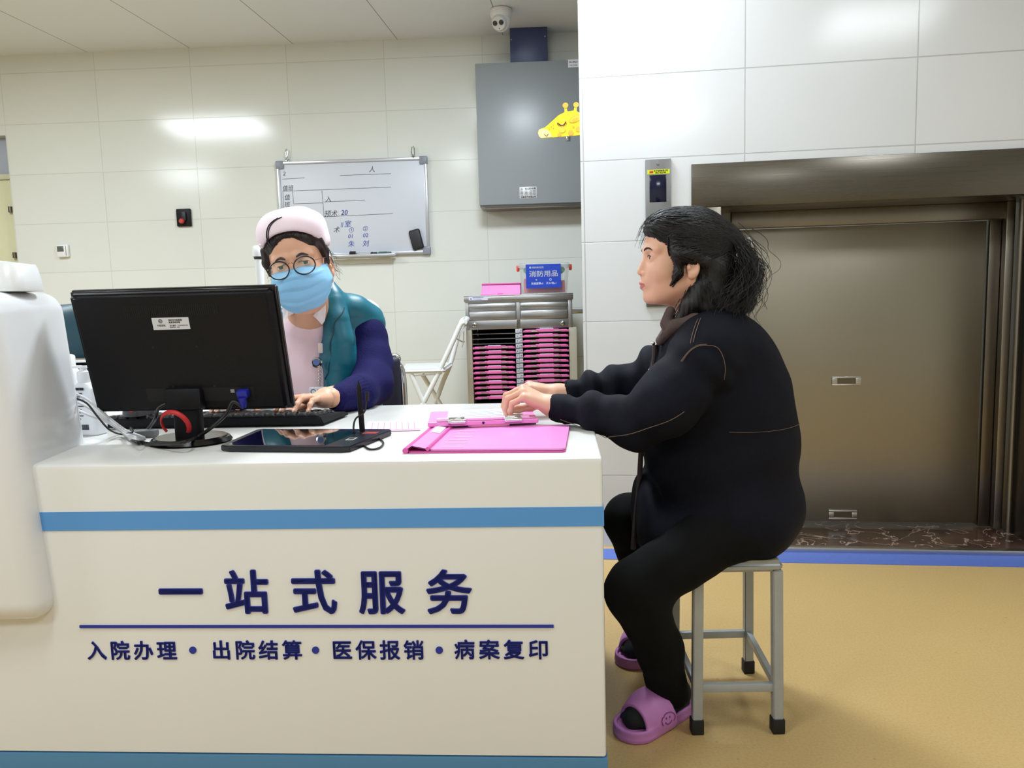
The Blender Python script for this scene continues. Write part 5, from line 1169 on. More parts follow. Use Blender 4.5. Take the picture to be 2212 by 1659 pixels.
# cuff openings
jk.rc(A(1160, 880, 1.87), A(1207, 881, 1.849), .025, .026, .005, 's'); jk.rc(A(1190, 847, 2.02), A(1234, 847, 2.02), .024, .025, .005, 's')
jk.rc(A(1486, 655, YW), A(1512, 702, YW), .056, .050, .012, 's')
jv, jF = jk.mesh(.005, 3); N = vnorm(jv, jF)
def along(P, a, b):   # rings of creases across a limb
    a, b = np.array(a), np.array(b); ba = b-a; t = (P-a) @ ba/(ba @ ba); d = np.linalg.norm(P-a-np.clip(t, 0, 1)[:, None]*ba, axis=1); return t, d
disp = .0035*wavy(jv, 34, 3)+.002*wavy(jv, 80, 5)
for a, b, ph in ((nsh, nel, 0), (nel, nwr, 1), (fsh, fel, 2), (fel, fwr, 3)):
    t, d = along(jv, a, b); L = (Vector(b)-Vector(a)).length
    w = np.exp(-(np.maximum(d-.07, 0)/.02)**2)*np.clip(1.2-np.abs(t-.5)*1.5, 0, 1)
    disp += w*.012*np.clip(.45+1.6*wavy(jv, 16, 91+ph), 0, 1)*np.sin(t*L*85+ph*2+5*wavy(jv, 13, 11+ph))
t, d = along(jv, nwr, nel); disp *= np.where((t > -.2) & (t < .12) & (d < .06), .25, 1)
jv = jv+N*disp[:, None]
nobj('jacket', [(xf(WI, jv), jF)], m_jack, wo)
# pale stitching along shoulder, armhole, cuff and back seams
def seam(px, n=30, r=.0011, off=.0032):
    P = np.array([tuple(p) for p in prim_curve([A(*q) for q in px], n)]); P = jk.proj(P, off+.0, 8); return [WI @ Vector(p) for p in P]
sm = MB()
for d_ in (0, 8):
    sm.tube(seam([(1503+d_, 672, 1.72), (1497+d_, 705, 1.69), (1487+d_, 735, 1.66)]), .0008, 5); 
sm.tube(seam([(1467, 768, 1.63), (1480, 745, 1.63), (1500, 735, 1.63), (1530, 735, 1.63), (1555, 747, 1.64), (1570, 780, 1.64), (1580, 830, 1.64)]), .0008, 5); sm.tube(seam([(1463, 765, 1.63), (1478, 741, 1.63), (1500, 731, 1.63), (1530, 731, 1.63)]), .0009, 5)
sm.tube(seam([(1212, 904, 1.81), (1250, 916, 1.79), (1300, 932, 1.78), (1340, 940, 1.7), (1420, 930, 1.62), (1480, 890, 1.62)]), .0008, 5)
sm.tube(seam([(1726, 915, 1.80), (1690, 928, 1.72), (1640, 936, 1.68), (1580, 940, 1.66)]), .0005, 5)
sm.build('stitching', m_thread, wo)
cl = Sdf(); cl.chain([A(1545, 690, 1.845), A(1500, 690, 1.795), A(1458, 705, 1.80), A(1426, 738, 1.84)], [.012, .014, .015, .010], .01); cl.chain([A(1545, 690, 1.9), A(1495, 685, 1.94), A(1450, 700, 1.92), A(1424, 736, 1.87)], [.012, .014, .014, .010], .01); cl.chain([A(1448, 672, 1.83), A(1440, 700, 1.83)], [.012, .016], .01)
v, F = cl.mesh(.004, 2); nobj('collar', [(xf(WI, v), F)], m_coll, wo)
pk_ = MB(); pts = [A(1416, 745, 1.86), A(1412, 790, 1.855), A(1398, 850, 1.85), A(1386, 960, 1.85), A(1380, 1060, 1.84), A(1372, 1130, 1.84), A(1368, 1186, 1.84)]
pk_.tube([WI @ p for p in prim_curve(pts, 42)], .0085, 8, flat=.6); pk_.build('placket', mat('placket_brown', (66, 54, 54), .8), wo)
for (px, py, Y) in ((1411, 742, 1.845), (1404, 800, 1.83), (1381, 1094, 1.825)): MB().lathe([(.0045, 0), (.0045, .002), (.003, .003)], 14, T=Matrix.Translation(WI @ A(px, py, Y)) @ Matrix.Rotation(R(90), 4, 'X')).build('button', m_chrome, wo)
# trousers
tr = Sdf()
tr.chain([nhip, nkn], [.078, .066], .03); tr.chain([nkn+Vector((.002, 0, -.01)), A(1424, 1400, 1.745), A(1446, 1505, 1.795)], [.068, .052, .047], .03)
tr.chain([fhip, fkn], [.078, .066], .03); tr.chain([fkn, A(1392, 1250, 2.10), A(1403, 1378, 2.18)], [.064, .055, .047], .03)
tr.el(A(1580, 1130, YW), (.15, .17, .075), .04)
tr.rc(A(1448, 1540, 1.80), A(1446, 1600, 1.80), .06, .06, .004, 's'); tr.fn(lambda P, z=.075: P[..., 2]-z, (-9, -9, -9), (9, 9, .075), .003, 's') if False else None
v, F = tr.mesh(.0055, 2); N = vnorm(v, F); dsp = .003*wavy(v, 40, 21)+.002*wavy(v, 90, 22)
t, d = along(v, nkn, nan); dsp += np.clip(t, 0, 1)*.005*np.clip(.4+1.5*wavy(v, 14, 24), 0, 1)*np.sin(t*26+4*wavy(v, 14, 23))*(d < .1); v = v+N*dsp[:, None]
nobj('trousers', [(xf(WI, v), F)], m_pant, wo)
# slippers and stockinged feet
def slipper(heel, toe, label_smile, ankle):
    h_, t_ = Vector(heel), Vector(toe); x = (t_-h_); x.z = 0; Ls = x.length; x.normalize(); M_ = frame((h_.x, h_.y, 0), x, z=(0, 0, 1))
    s = Sdf(); k = Ls/.26
    def sole(P, gr=0, z0=.0, z1=.026):
        a = np.array([.045*k, 0.]); b = np.array([.205*k, -.0]); p = P[..., :2]; ba = b-a; hh = np.clip(((p-a) @ ba)/(ba @ ba), 0, 1); dd = np.linalg.norm(p-a-hh[..., None]*ba, axis=-1)-(.037+(.052-.037)*hh+gr)
        dz = np.abs(P[..., 2]-(z0+z1)/2)-(z1-z0)/2; return np.maximum(dd+.004, 0)**2*0+np.maximum(dd, dz)
    s.fn(lambda P: sole(P, 0, .001, .03), (-.02, -.07, 0), (.3, .07, .035), .0); s.fn(lambda P: sole(P, -.009, .021, .06), (-.02, -.07, .015), (.3, .07, .06), .003, 's'); s.fn(lambda P: sole(P, .001, .0105, .0125)*-1 if False else sole(P, .003, .011, .013), (-.02, -.07, .01), (.3, .07, .014), .0, 'x') if False else None
    s.fn(lambda P: sole(P, .0015, .008, .012), (-.02, -.07, 0), (.3, .07, .015), .002)
    foot = [(.05*k, 0, .045), (.12*k, 0, .05), (.2*k, 0, .038)]
    st = Sdf(); st.chain([(.105*k, 0, .036), (.155*k, 0, .034), (.215*k, 0, .022)], [.058, .055, .045], .01)
    def strap(P):
        d = st.ev(P); cut = np.maximum(.108*k+(.4*P[..., 2])*.5-P[..., 0], P[..., 0]-(.212*k-.0*P[..., 2])); return np.maximum(np.maximum(np.maximum(d, -(d+.009)), cut), .006-P[..., 2])
    s.fn(strap, (.08*k, -.07, .005), (.23*k, .07, .1), .006)
    v, F = s.mesh(.0028, 1); T = WI @ M_
    ob = nobj('slipper', [(v, F)], m_slip, wo, T)
    so_ = Sdf(); so_.chain([(.05*k, 0, .05), (.12*k, 0, .052), (.175*k, .0, .040), (.213*k, .0, .033)], [.034, .038, .036, .022], .02)
    for i in range(5): so_.el((.215*k-abs(i-1.2)*.006, -.03+.0145*i, .033), (.018, .009, .009), .006)
    an = M_.inverted() @ Vector(ankle); so_.rc((.055*k, 0, .06), tuple(an), .034, .034, .02); v, F = so_.mesh(.0035, 1); nobj('sock', [(v, F)], m_sock, wo, T)
    if label_smile:
        mb = MB(); cx, cz, sd = .150*k, .043, 1
        def surf(u, w): return tuple(s.proj(np.array([[cx+u, sd*.075, cz+w]]), .0006, 10)[0])
        mb.tube([surf(.023*math.cos(a), .021*math.sin(a)) for a in np.linspace(R(-40), R(215), 26)], .0014, 5); mb.tube([surf(.012*math.cos(a), -.002+.012*math.sin(a)) for a in np.linspace(R(200), R(345), 12)], .0014, 5)
        for u in (-.006, .006): mb.tube([surf(u, .004), surf(u+.0005, .009)], .0019, 6)
        mb.build('smile_mark', m_slipd, ob)
    return ob
slipper(A(1478, 1538, 1.86)*0+Vector(atZ(1487, 1527, .0)), atZ(1338, 1606, .0)+Vector((.004, .012, 0)), True, nan)
slipper((.415, 2.21, 0), atZ(1352, 1450, 0)+Vector((.004, .02, 0)), False, fan)
# hair: cap, gathered mass and loose waves
hs = Sdf()
hs.el((0, .010, .038), (.0815, .098, .084)); hs.el((0, -.045, .068), (.064, .058, .048), .02); hs.el((0, .055, -.01), (.070, .062, .085), .02)
hs.el((0, -.110, -.036), (.082, .070, .088), .010, 's')
hs.rc((-.045, -.098, .03), (-.02, -.1, .05), .012, .012, .01, 's')
for q in (-1, 1):
    hs.chain([(q*.062, -.045, .045), (q*.068, -.036, .0), (q*.068, -.036, -.035), (q*.060, -.048, -.062)], [.012, .011, .009, .004], .012)
    hs.el((q*.083, -.006, -.038), (.018, .016, .024), .006, 's'); hs.chain([(q*.072, -.040, .014), (q*.0765, -.012, .006), (q*.075, .022, -.010)], [.007, .008, .011], .022)
def Hl(px, py, dy=0): return ((dy), (px-1480)*K/HS, (560-py)*K/HS)
hs.chain([Hl(1560, 535), Hl(1590, 580), Hl(1612, 640)], [.05, .045, .022], .03)
hs.chain([(.03,)+Hl(1530, 590)[1:], (.035,)+Hl(1520, 640)[1:], (.04,)+Hl(1480, 690)[1:]], [.05, .042, .018], .02)
hs.chain([(-.03,)+Hl(1530, 590)[1:], (-.04,)+Hl(1525, 640)[1:], (-.05,)+Hl(1480, 680)[1:]], [.05, .045, .02], .02)
hs.chain([(.055,)+Hl(1500, 620)[1:], (.062,)+Hl(1478, 655)[1:], (.06,)+Hl(1450, 695)[1:]], [.024, .020, .007], .012)
for (px, py, dy, r_) in ((1560, 635, .03, .036), (1588, 650, .01, .034), (1560, 668, .04, .026), (1602, 625, .01, .030), (1535, 660, .05, .024), (1596, 600, .02, .026), (1612, 655, 0, .024), (1510, 665, .055, .018), (1590, 675, 0, .018)):
    hs.el(Hl(px, py, dy), (r_*1.1, r_, r_*.85), .014)
v, F = hs.mesh(.0032, 1); N = vnorm(v, F); ang = np.arctan2(v[:, 2]-.02, v[:, 1]+.0)
v = v+N*(.0012*np.sin(70*ang+6*wavy(v, 30, 31))+.0025*wavy(v, 60, 32)*(v[:, 2] < 0))[:, None]
nobj('hair', [(v, F)], m_hair, wo, Th)
# strands: from the hairline back to the clip, then waves below it
clip = np.array(Hl(1578, 535)); n = 1500; th = rng.uniform(-1, 1, n); q_ = np.sign(th)
P = np.stack([.080*np.sin(th*1.57), -.078*np.cos(th*1.4)+rng.uniform(-.02, .09, n), .03+.075*np.cos(th*1.5)*rng.uniform(.3, 1, n)-.05*rng.random(n)*(np.abs(th) > .6)], -1); P = hs.proj(P, .001, 8); path = [P]; low = P[:, 2] < -.005
for i in range(19):
    d = clip-P; d[low] = np.array([0, .35, -1.])+.5*np.stack([.0*ph0, np.sin(i*.9+ph0), .0*ph0], -1)[low] if i else np.array([0, .4, -1.]); L = np.linalg.norm(d, axis=1, keepdims=True)
    if not i: ph0 = rng.uniform(0, 6.3, n)
    st = np.where(low[:, None], .006, np.minimum(.0105, L*.25)); P = hs.proj(P+d/np.maximum(L, 1e-6)*st, .0012+.0010*math.sin(i*1.3), 3); path.append(P)
paths = np.stack(path, 1); fr_ok = (paths[:, 0, 1] > -.1); o_ = strands('hair_strands', paths[fr_ok], .0008, .0006, m_hair, wo); o_.matrix_local = Th
n = 2300; st_ = clip+rng.normal(size=(n, 3))*[.034, .012, .014]-[0, .006, 0]; ph = rng.uniform(0, 6.3, n); am = rng.uniform(.003, .009, n); lk = rng.integers(0, 20, n); lph = rng.uniform(0, 6.3, 20)[lk]; lam_ = rng.uniform(.4, 1, 20)[lk]
out = rng.uniform(-.06, .030, 20)[lk]+rng.normal(0, .010, n); ln_ = rng.uniform(.10, .165, n); path = []
for i in range(30):
    fr = i/29; bl = math.sin(math.pi*min(1, fr*1.1))
    path.append(st_+np.stack([st_[:, 0]*.5*fr+am*.8*np.sin(lph*2+fr*12), .030*bl+out*fr+lam_*.011*np.sin(lph+fr*11)*min(1, fr*3)+am*.4*np.sin(ph+fr*8), -ln_*fr+am*.6*np.cos(lph+fr*12)*fr], -1))
o_ = strands('hair_waves', np.stack(path, 1), .00065, .0004, m_hair, wo); o_.matrix_local = Th
n = 90; st_ = np.stack([rng.uniform(.045, .065, n), rng.uniform(-.01, .03, n), rng.uniform(-.08, -.05, n)], -1); path = []; ph = rng.uniform(0, 6.3, n); sx = rng.uniform(-.055, -.005, n)
for i in range(20):
    fr = i/19; path.append(st_+np.stack([-.005*fr*np.ones(n)+.004*np.sin(ph+fr*9), (sx-.012)*fr+.006*np.sin(ph*2+fr*10)*fr, -.115*fr*np.ones(n)], -1))
o_ = strands('hair_wisps', np.stack(path, 1), .0008, .0003, m_hair, wo); o_.matrix_local = Th
n = 26; st_ = hs.proj(np.stack([rng.uniform(-.03, .03, n), -.09*np.ones(n), rng.uniform(.05, .1, n)], -1), 0); path = []; ph = rng.uniform(0, 6.3, n); ln_ = rng.uniform(.02, .05, n)
for i in range(10):
    fr = i/9; path.append(st_+np.stack([.004*np.sin(ph)*fr, -ln_*fr*.5, -ln_*fr*fr*.9], -1))
o_ = strands('hair_fringe', np.stack(path, 1), .0006, .0002, m_hair, wo); o_.matrix_local = Th
# clip
cp2 = MB(); c0 = Vector(clip)
for dx in (.03, .02, .01, 0): cp2.box((c0.x+dx+.012, c0.y+.034+.004*math.sin(dx*200), c0.z+.010+.006*math.cos(dx*300)), (.009, .009, .013), .002)
cp2.tube([(c0.x+.056, c0.y-.004, c0.z-.012), (c0.x+.05, c0.y+.015, c0.z+.002), (c0.x+.025, c0.y+.034, c0.z+.01), (c0.x-.02, c0.y+.034, c0.z+.01)], .0028, 8); cp2.tube([(c0.x+.056, c0.y-.004, c0.z-.012), (c0.x+.06, c0.y-.010, c0.z-.036)], .0035, 8); cp2.box((c0.x+.056, c0.y-.002, c0.z-.006), (.007, .01, .01), .001)
cp2.build('hair_clip', m_chrome, wo, T=Th)
# ---------------------------------------------------------------- the masked nurse behind the counter
NYH = 2.14
m_skin2 = skin_mat('skin_warm', (224, 172, 142)); m_cap = mat('cap_pink', (246, 226, 236), .6, bump=.15, bscale=500); m_mask = mat('mask_blue', (140, 198, 238), .65, bump=.2, bscale=900)
m_vest = mat('vest_teal', (14, 104, 124), .42, bump=.3, bscale=40); m_sweat = mat('knit_navy', (16, 13, 72), .85, bump=.6, bscale=260, stretch=(1, 1, .35), spec=.2); m_tunic = mat('tunic_pink', (240, 212, 222), .7, bump=.2, bscale=500)
nu = thing('person', 'nurse in a pink cap, blue face mask, glasses and teal vest typing at the keyboard', 'person', (atY(690, 860, 2.6).x, 2.6, .46))
NI = Matrix.Translation(-nu.location); HN = 1.1
Rn = Matrix.Rotation(R(4), 4, 'Z') @ Matrix.Rotation(R(-11), 4, 'Y') @ Matrix.Rotation(R(4), 4, 'X') @ Matrix.Scale(HN, 4)
Tn = Matrix.Translation(NI @ atY(632, 570, NYH) - (Rn @ Vector((0, -.0985, .0045)))) @ Rn
hd2 = head_sdf(False, 1.08, .0036); n2 = Sdf(); n2.ops = list(hd2.ops); nb_ = (Matrix.Translation(nu.location) @ Tn).inverted() @ atY(668, 722, 2.45); n2.rc((0, .016, -.05), tuple(nb_), .055, .056, .03); n2.el((0, -.04, -.10), (.045, .045, .025), .03)
v1_, F1_ = n2.mesh(.0021, 1)
c2_ = Sdf(); B_ = atY
c2_.rc(B_(668, 735, 2.48), B_(690, 900, 2.58), .05, .11, .05)
lsh, lel, lwr = B_(788, 728, 2.52), B_(802, 832, 2.38), B_(716, 860, 2.12); rsh, rel_, rwr = B_(548, 765, 2.5), B_(498, 845, 2.44), B_(517, 860, 2.19)
c2_.chain([B_(680, 765, 2.54), lsh, lel, lwr], [.05, .05, .04, .027], .03); c2_.chain([B_(660, 770, 2.54), rsh, rel_, rwr], [.05, .05, .04, .027], .03)
c2_.rc(B_(690, 900, 2.55), (nu.location.x, 2.6, .55), .12, .12, .03)
for q in (-1, 1): c2_.chain([(nu.location.x+q*.09, 2.6, .53), (nu.location.x+q*.13, 2.42, .50), (nu.location.x+q*.13, 2.44, .10), (nu.location.x+q*.14, 2.40, .04)], [.085, .06, .045, .035], .03)
v2_, F2_ = c2_.mesh(.009, 1); v2_ = xf(NI, v2_)
h2 = Sdf()
tl = hand(h2, B_(706, 858, 2.125), (-.42, -.9, .10), (-.08, .14, 1), -1, bends=[(0, 24, 20), (2, 26, 22), (5, 27, 22), (8, 26, 22)], thumb=(.7, -.3), spread=1.5, sc=.98)
h2.rc(B_(706, 858, 2.125), B_(745, 852, 2.19), .026, .032, .02)
tr2 = hand(h2, B_(520, 858, 2.175), (.08, -1, .10), (0, .14, 1), 1, bends=[(2, 25, 22), (3, 26, 22), (4, 28, 22), (6, 26, 22)], thumb=(.75, -.3), spread=1.3, sc=.95)
h2.rc(B_(520, 858, 2.175), B_(512, 856, 2.26), .026, .032, .02)
v3_, F3_ = h2.mesh(.0021, 1); v3_ = xf(NI, v3_)
nobj('body', [(xf(Tn, v1_), F1_), (v2_, F2_), (v3_, F3_)], [m_skin2], nu)
add_face(Tn, hd2, nu, m_hairn, mat('iris_green', (44, 72, 40), .1), look=(.03, -1, .0), sc=1.35, lid=.0036)
nails(tl+tr2, nu, None).build('fingernails', mat('nail2', (230, 184, 168), .25), nu, T=NI)
# hair under the cap
hh2 = Sdf(); hh2.el((0, .012, .034), (.0768, .093, .087)); hh2.el((0, .05, -.02), (.07, .06, .07), .02); hh2.el((0, -.045, .060), (.066, .056, .045), .02)
hh2.el((0, -.115, -.040), (.065, .080, .113), .012, 's')
for q in (-1, 1):
    hh2.chain([(q*.068, -.05, .05), (q*.0755, -.036, .02), (q*.076, -.03, -.012)], [.012, .009, .004], .01); hh2.el((q*.083, -.0, -.022), (.016, .02, .032), .006, 's')
v, F = hh2.mesh(.003, 1); v = v+vnorm(v, F)*(.0005*np.sin(v[:, 0]*260+4*wavy(v, 40, 41)))[:, None]; nobj('hair', [(v, F)], m_hairn, nu, Tn)
n = 170; a0 = rng.uniform(-1.45, 1.45, n); st_ = np.stack([.066*np.sin(a0), -.085*np.cos(a0*.9)+.0*a0, .056+.018*np.cos(a0)+rng.uniform(-.012, .006, n)], -1); st_ = hh2.proj(st_, .0005); path = [st_]; P = st_
for i in range(8): P = hh2.proj(P+np.stack([a0*.0012, np.full(n, .004), np.full(n, .005)], -1), .0012, 3); path.append(P)
o_ = strands('hair_strands', np.stack(path, 1), .0007, .0006, m_hairn, nu); o_.matrix_local = Tn
n = 40; q = np.where(rng.random(n) < .3, -1, 1); st_ = np.stack([q*.078, rng.uniform(.0, .03, n), rng.uniform(-.03, .03, n)], -1); path = []; ph = rng.uniform(0, 6.3, n); ll = rng.uniform(.01, .04, n)
for i in range(10):
    fr = i/9; path.append(st_+np.stack([q*(.006*fr+.008*np.sin(ph+fr*4)*fr+.006*fr), .004*np.sin(ph*2+fr*5), -ll*fr], -1))
o_ = strands('hair_wisps', np.stack(path, 1), .0005, .0002, m_hairn, nu); o_.matrix_local = Tn
# cap with raised brim and double stripe
cpS = Sdf(); cpS.bx((.003, .02, .073), (.0800, .096, .066), .050, .01); cpS.el((.002, -.045, .083), (.075, .062, .053), .03); cpS.el((0, -.065, -.010), (.090, .118, .098), .008, 's'); cpS.bx((0, .06, -.03), (.12, .12, .06), .01, .01, 's')
v, F = cpS.mesh(.0034, 2); cap_o = nobj('nurse_cap', [(v, F)], m_cap, nu, Tn)
brim = np.array([(.088*math.sin(a), -.09*math.cos(a)+.0, .034+.054*math.cos(a)**.8) for a in np.linspace(-1.0, 1.0, 31)]); brim = cpS.proj(brim, -.001, 8)
MB().tube([tuple(p) for p in brim], [.0048*math.sin(math.pi*(i+.5)/31)**.5 for i in range(31)], 10).build('brim_fold', m_cap, cap_o)
TnI = (Matrix.Translation(nu.location) @ Tn).inverted()
m_str = mat('stripe_black', (40, 28, 34), .6)
for pts in (((603, 456), (590, 467), (579, 484), (574, 504), (573, 522), (577, 540)), ((594, 459), (583, 469), (573, 484), (568.5, 504), (568, 522), (573, 540))):
    P = np.array([tuple(TnI @ atY(x, y, 2.12)) for x, y in pts]); P[:, 1] -= 0; P = cpS.proj(np.array([tuple(p) for p in prim_curve([Vector(p) for p in P], 24)]), .0006, 10)
    MB().tube([tuple(p) for p in P], .0016, 6).build('stripe', m_str, cap_o)
# mask
U, V = 33, 26; g = []
for j in range(V):
    t = j/(V-1); yc = np.interp(t, [0, .18, .35, .6, .85, 1], [-.112, -.126, -.1265, -.121, -.113, -.092]); zc = np.interp(t, [0, 1], [-.008, -.116]); xs = np.interp(t, [0, .5, 1], [.068, .0745, .060])*1.04; ys = np.interp(t, [0, 1], [-.030, -.030]); zs = np.interp(t, [0, 1], [-.016, -.080])
    ple = .0042*((t*4.2) % 1) if .15 < t < .85 else 0
    for i in range(U):
        u = -1+2*i/(U-1); c = math.cos(u*math.pi/2); x = xs*math.sin(u*math.pi/2)**1 if True else 0; pw = c**np.interp(t, [0, .3, 1], [1.25, .95, .62])
        g.append((x, ys+(yc-ys)*pw-ple*c, zs+(zc-zs)*c+.0015*math.sin(9*u+7*t)))
g = np.array(g); fs = np.array([[j*U+i, j*U+i+1, (j+1)*U+i+1, (j+1)*U+i] for j in range(V-1) for i in range(U-1)])
nn = vnorm(g, fs); 
if nn[U*V//2][1] > 0: nn = -nn
n0 = len(g); g2 = np.concatenate([g, g-nn*.0018]); f2 = np.concatenate([fs, fs[:, ::-1]+n0])
bd = [i for i in range(U)]+[j*U+U-1 for j in range(1, V)]+[(V-1)*U+i for i in range(U-2, -1, -1)]+[j*U for j in range(V-2, 0, -1)]
f2 = np.concatenate([f2, np.array([[bd[k], bd[(k+1) % len(bd)], bd[(k+1) % len(bd)]+n0, bd[k]+n0] for k in range(len(bd))])])
mk = nobj('face_mask', [(g2, f2)], m_mask, nu, Tn)
MB().tube([tuple(g[i]+nn[i]*.0004) for i in range(U)], .0015, 6).tube([tuple(g[(V-1)*U+i]+nn[(V-1)*U+i]*.0004) for i in range(U)], .0015, 6).build('mask_edge', mat('mask_edge', (140, 196, 232), .6), mk)
for q in (-1, 1):
    i0 = 0 if q < 0 else U-1; a = Vector(g[i0]); c = Vector(g[(V-1)*U+i0])
    MB().tube(prim_curve([a, Vector((q*.080, -.002, .010)), Vector((q*.083, .016, -.008)), Vector((q*.0815, .006, -.045)), c], 30), .0011, 6).build('ear_loop', mat('loop_white', (236, 238, 240), .6), mk)
# glasses
gl = MB()
for q in (-1, 1): gl.tube([(q*.0315+.0255*math.cos(a), -.1262+.009*abs(math.cos(a)*q*.5+.5)+.003*math.sin(a), -.005+.0215*math.sin(a)) for a in np.linspace(0, 2*math.pi, 36, endpoint=False)], .00165, 8, closed=True)
gls = gl.build('glasses', mat('glasses_black', (24, 20, 22), .3), nu, T=Tn)
MB().tube(prim_curve([Vector((-.0085, -.1245, .004)), Vector((0, -.1255, .008)), Vector((.0085, -.1245, .004))], 10), .0012, 8).build('bridge', mat('rose_gold', (196, 140, 110), .25, .8), gls)
for q in (-1, 1): MB().tube([(q*.0565, -.1172, .002), (q*.066, -.085, .003), (q*.0805, -.01, .004), (q*.0815, .012, -.006)], .0011, 6).build('temple', MATS['rose_gold'], gls)
m_lens = mat('lens_clear', (225, 245, 235), .02, alpha=.10, spec=.8)
for q in (-1, 1):
    ring = [(q*.0315+.0252*math.cos(a), -.1262+.009*abs(math.cos(a)*q*.5+.5)+.003*math.sin(a), -.005+.0212*math.sin(a)) for a in np.linspace(0, 2*math.pi, 36, endpoint=False)]
    MB().add(ring, [tuple(range(36))]).build('lens', m_lens, gls)
# tunic, knitted sleeves, vest
tu = Sdf(); tu.el(B_(668, 790, 2.48), (.165, .115, .155), .04); tu.el(B_(690, 900, 2.52), (.19, .14, .16), .05); tu.rc(B_(585, 762, 2.52), B_(745, 745, 2.54), .07, .07, .05); tu.rc(B_(664, 704, 2.405), B_(668, 745, 2.45), .074, .088, .03); tu.rc(B_(655, 640, 2.31), B_(658, 674, 2.32), .06, .042, .010, 's'); tu.rc((nu.location.x, 2.6, .5), (nu.location.x, 2.6, .62), .17, .17, .05)
v, F = tu.mesh(.005, 2); v = v+vnorm(v, F)*(.003*wavy(v*[1, 1, .4], 45, 51)+.0015*wavy(v*[1, 1, .5], 90, 52))[:, None]; nobj('tunic', [(xf(NI, v), F)], m_tunic, nu)
sv = Sdf(); sv.chain([lsh, B_(801, 783, 2.47), lel, B_(772, 853, 2.25), B_(728, 861, 2.145)], [.066, .066, .061, .050, .037], .03); sv.rc(B_(690, 863, 2.09), B_(727, 861, 2.143), .025, .027, .004, 's')
sv.chain([rsh, rel_, B_(514, 859, 2.21)], [.075, .062, .038], .03); sv.rc(B_(520, 858, 2.15), B_(515, 859, 2.205), .030, .030, .004, 's')
sv.rc(lsh, B_(690, 800, 2.56), .07, .12, .03); sv.rc(rsh, B_(650, 800, 2.56), .07, .12, .03)
sv.rc(B_(655, 640, 2.28), B_(655, 780, 2.3), .12, .13, .01, 's'); sv.rc(B_(655, 780, 2.3), B_(655, 930, 2.3), .13, .14, .01, 's')
v, F = sv.mesh(.005, 2); dsp = .0035*wavy(v, 30, 61)+.003*wavy(v*[1, 1, 1.6], 60, 62)
cu0, cu1 = np.array(B_(728, 861, 2.145)), np.array(B_(772, 855, 2.24)); t, d = along(v, cu0, cu1); ax_ = (cu1-cu0)/np.linalg.norm(cu1-cu0); u1 = np.cross(ax_, [0, 0, 1]); u1 /= np.linalg.norm(u1); u2 = np.cross(ax_, u1); th_ = np.arctan2((v-cu0) @ u1, (v-cu0) @ u2)
inc = (t > -.1) & (t < 1) & (d < .07); dsp = np.where(inc, .0016*np.sin(th_*30), dsp); v = v+vnorm(v, F)*dsp[:, None]; nobj('sweater', [(xf(NI, v), F)], m_sweat, nu)
MB().tube([NI @ (Vector(cu0)+(-Vector(ax_))*.004+Vector(u1)*.031*math.cos(a)+Vector(u2)*.031*math.sin(a)) for a in np.linspace(0, 6.283, 30, endpoint=False)], .0022, 6, closed=True).build('cuff_edge', mat('cuff_white', (236, 232, 226), .6), nu)
ve = Sdf(); ve.el(B_(676, 800, 2.49), (.190, .150, .18), .04); ve.el(B_(690, 890, 2.50), (.205, .165, .17), .05); ve.rc(B_(575, 758, 2.53), B_(768, 728, 2.54), .085, .082, .05); ve.rc(B_(796, 706, 2.53), B_(752, 682, 2.50), .042, .056, .03)
ve.chain([B_(711, 614, 2.43), B_(719, 650, 2.41), B_(726, 695, 2.385), B_(734, 740, 2.375), B_(736, 790, 2.385), B_(732, 830, 2.40)], [.016, .030, .036, .034, .034, .034], .035); ve.chain([B_(728, 648, 2.45), B_(762, 668, 2.49), B_(798, 690, 2.53)], [.030, .044, .046], .03); ve.rc(B_(606, 690, 2.44), B_(590, 720, 2.46), .035, .045, .02)
ve.chain([B_(650, 600, 2.33), B_(650, 690, 2.32), B_(646, 760, 2.32), B_(642, 830, 2.32), B_(640, 940, 2.32)], [.066, .064, .070, .086, .10], .006, 's')
ve.chain([B_(842, 728, 2.46), B_(834, 780, 2.43), B_(826, 880, 2.40)], [.070, .086, .092], .012, 's')
ve.rc(B_(520, 765, 2.45), B_(490, 870, 2.40), .08, .09, .012, 's')
v, F = ve.mesh(.005, 2); zq = v[:, 2]; v = v+vnorm(v, F)*(.0035*np.abs(np.sin(zq*42+.8*wavy(v, 14, 70)))-.002+.0035*wavy(v, 34, 71)+.002*wavy(v, 75, 72))[:, None]; nobj('vest', [(xf(NI, v), F)], m_vest, nu)
zp = MB(); P = np.array([tuple(p) for p in prim_curve([B_(754, 658, 2.37), B_(735, 682, 2.34), B_(722, 702, 2.34), B_(726, 740, 2.36), B_(723, 775, 2.36), B_(714, 818, 2.37)], 40)]); P = ve.proj(P, .002, 8)
zp.tube([NI @ Vector(p) for p in P], .0016, 6); zp.build('zipper', mat('zip_teal', (18, 58, 66), .4), nu)
# white collar flaps
m_col = mat('collar_white', (236, 232, 236), .6)
for pts in (((702, 646, 2.30), (703, 670, 2.30), (701, 693, 2.295), (695, 701, 2.29), (684, 689, 2.285), (676, 682, 2.285), (690, 666, 2.295)), ((610, 656, 2.29), (611, 694, 2.29), (615, 692, 2.285), (622, 683, 2.28), (634, 677, 2.28), (622, 664, 2.285))):
    q_ = [NI @ B_(*p) for p in pts]; n = len(q_); mb = MB(); off = Vector((0, .004, 0)); mb.add(q_+[p+off for p in q_], [tuple(range(n)), tuple(range(2*n-1, n-1, -1))]+[(i, (i+1) % n, (i+1) % n+n, i+n) for i in range(n)]); mb.build('shirt_collar', m_col, nu, smooth=False)
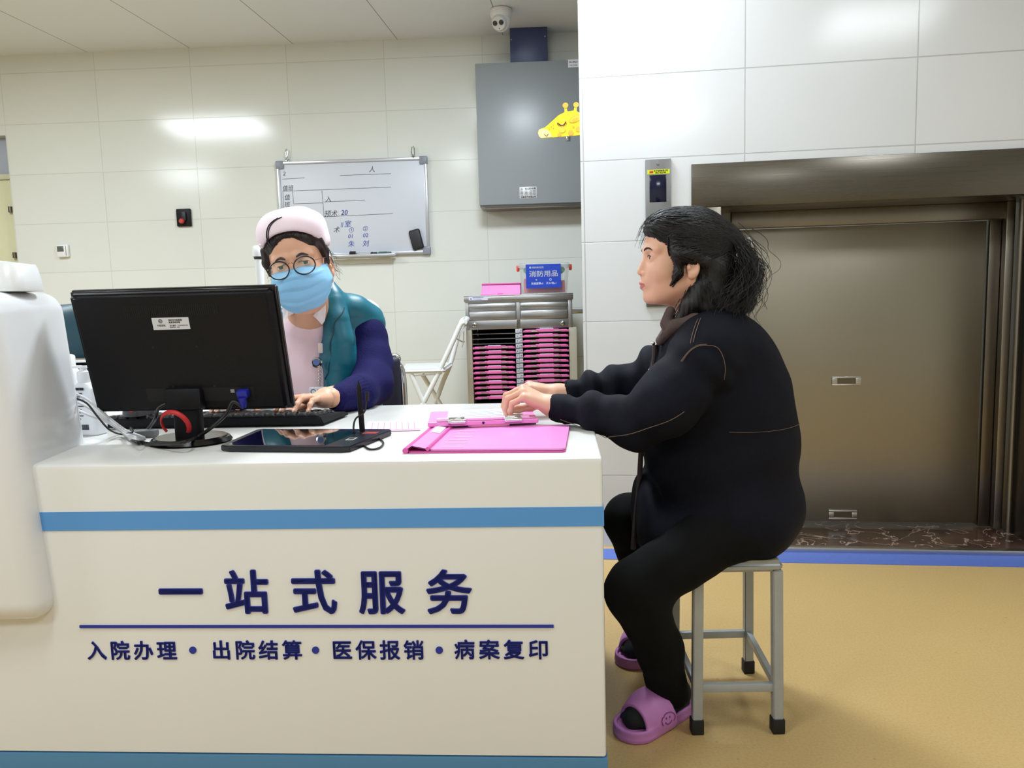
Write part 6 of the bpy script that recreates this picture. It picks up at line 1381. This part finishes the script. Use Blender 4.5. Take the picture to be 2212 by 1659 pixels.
# badge reel and card
bd_ = MB(); c = NI @ B_(685, 783, 2.33); Tz = Matrix.Translation(c) @ Matrix.Rotation(R(80), 4, 'X'); bd_.lathe([(.016, 0), (.0165, .004), (.013, .009), (.006, .0095)], 24, T=Tz); bl = bd_.build('badge_reel', m_chrome, nu)
MB().lathe([(.010, .0085), (.010, .0105)], 20, T=Tz).build('reel_emblem', mat('emblem_blue', (88, 110, 170), .4), bl)
ch_ = MB(); 
for i in range(7): p = (NI @ B_(691, 790, 2.33)).lerp(NI @ B_(690, 832, 2.33), i/6); ch_.tube([p+Vector((.004*math.cos(a), 0, .006*math.sin(a))) for a in np.linspace(0, 6.28, 10, endpoint=False)], .0011, 5, closed=True)
ch_.build('badge_chain', m_chrome, bl)
MB().box(tuple(NI @ B_(692, 752, 2.33)), (.014, .006, .03), .002).build('badge_clip', mat('clip_red_white', (216, 200, 198), .4), bl)
cd = MB().box(tuple(NI @ B_(687, 848, 2.32)), (.052, .004, .034), .002).build('id_card', mat('card_white', (206, 208, 216), .3), bl); k = MB(); ce = NI @ B_(681, 846, 2.3175); ring_mark(k, ce.x-.006, ce.z, .007, ce.y, .001); k.b2((ce.x+.006, ce.y-.0006, ce.z+.002), (ce.x+.024, ce.y, ce.z+.006)); k.build('card_print', m_ink, cd, smooth=False)
# teal vest hung over the far left chair
jv_ = Sdf(); jv_.rc(B_(60, 720, JY), B_(150, 715, JY), .07, .055, .04); jv_.rc(B_(150, 705, JY), B_(188, 760, JY), .05, .035, .04); jv_.el(B_(110, 770, JY), (.14, .06, .12), .04); jv_.rc(B_(168, 740, JY), B_(186, 800, JY+.02), .035, .022, .03)
v, F = jv_.mesh(.006, 2); v = v+vnorm(v, F)*(.004*wavy(v, 30, 81))[:, None]; hv_ = nobj('hung_vest', [(v-np.array(B_(110, 770, JY)), F)], mat('vest_dark_teal', (12, 62, 76), .5), None); hv_.location = B_(110, 764, JY)+Vector((0, .10, .012)); tag(hv_, 'dark teal vest hung over the black chair left of the monitor', 'vest')
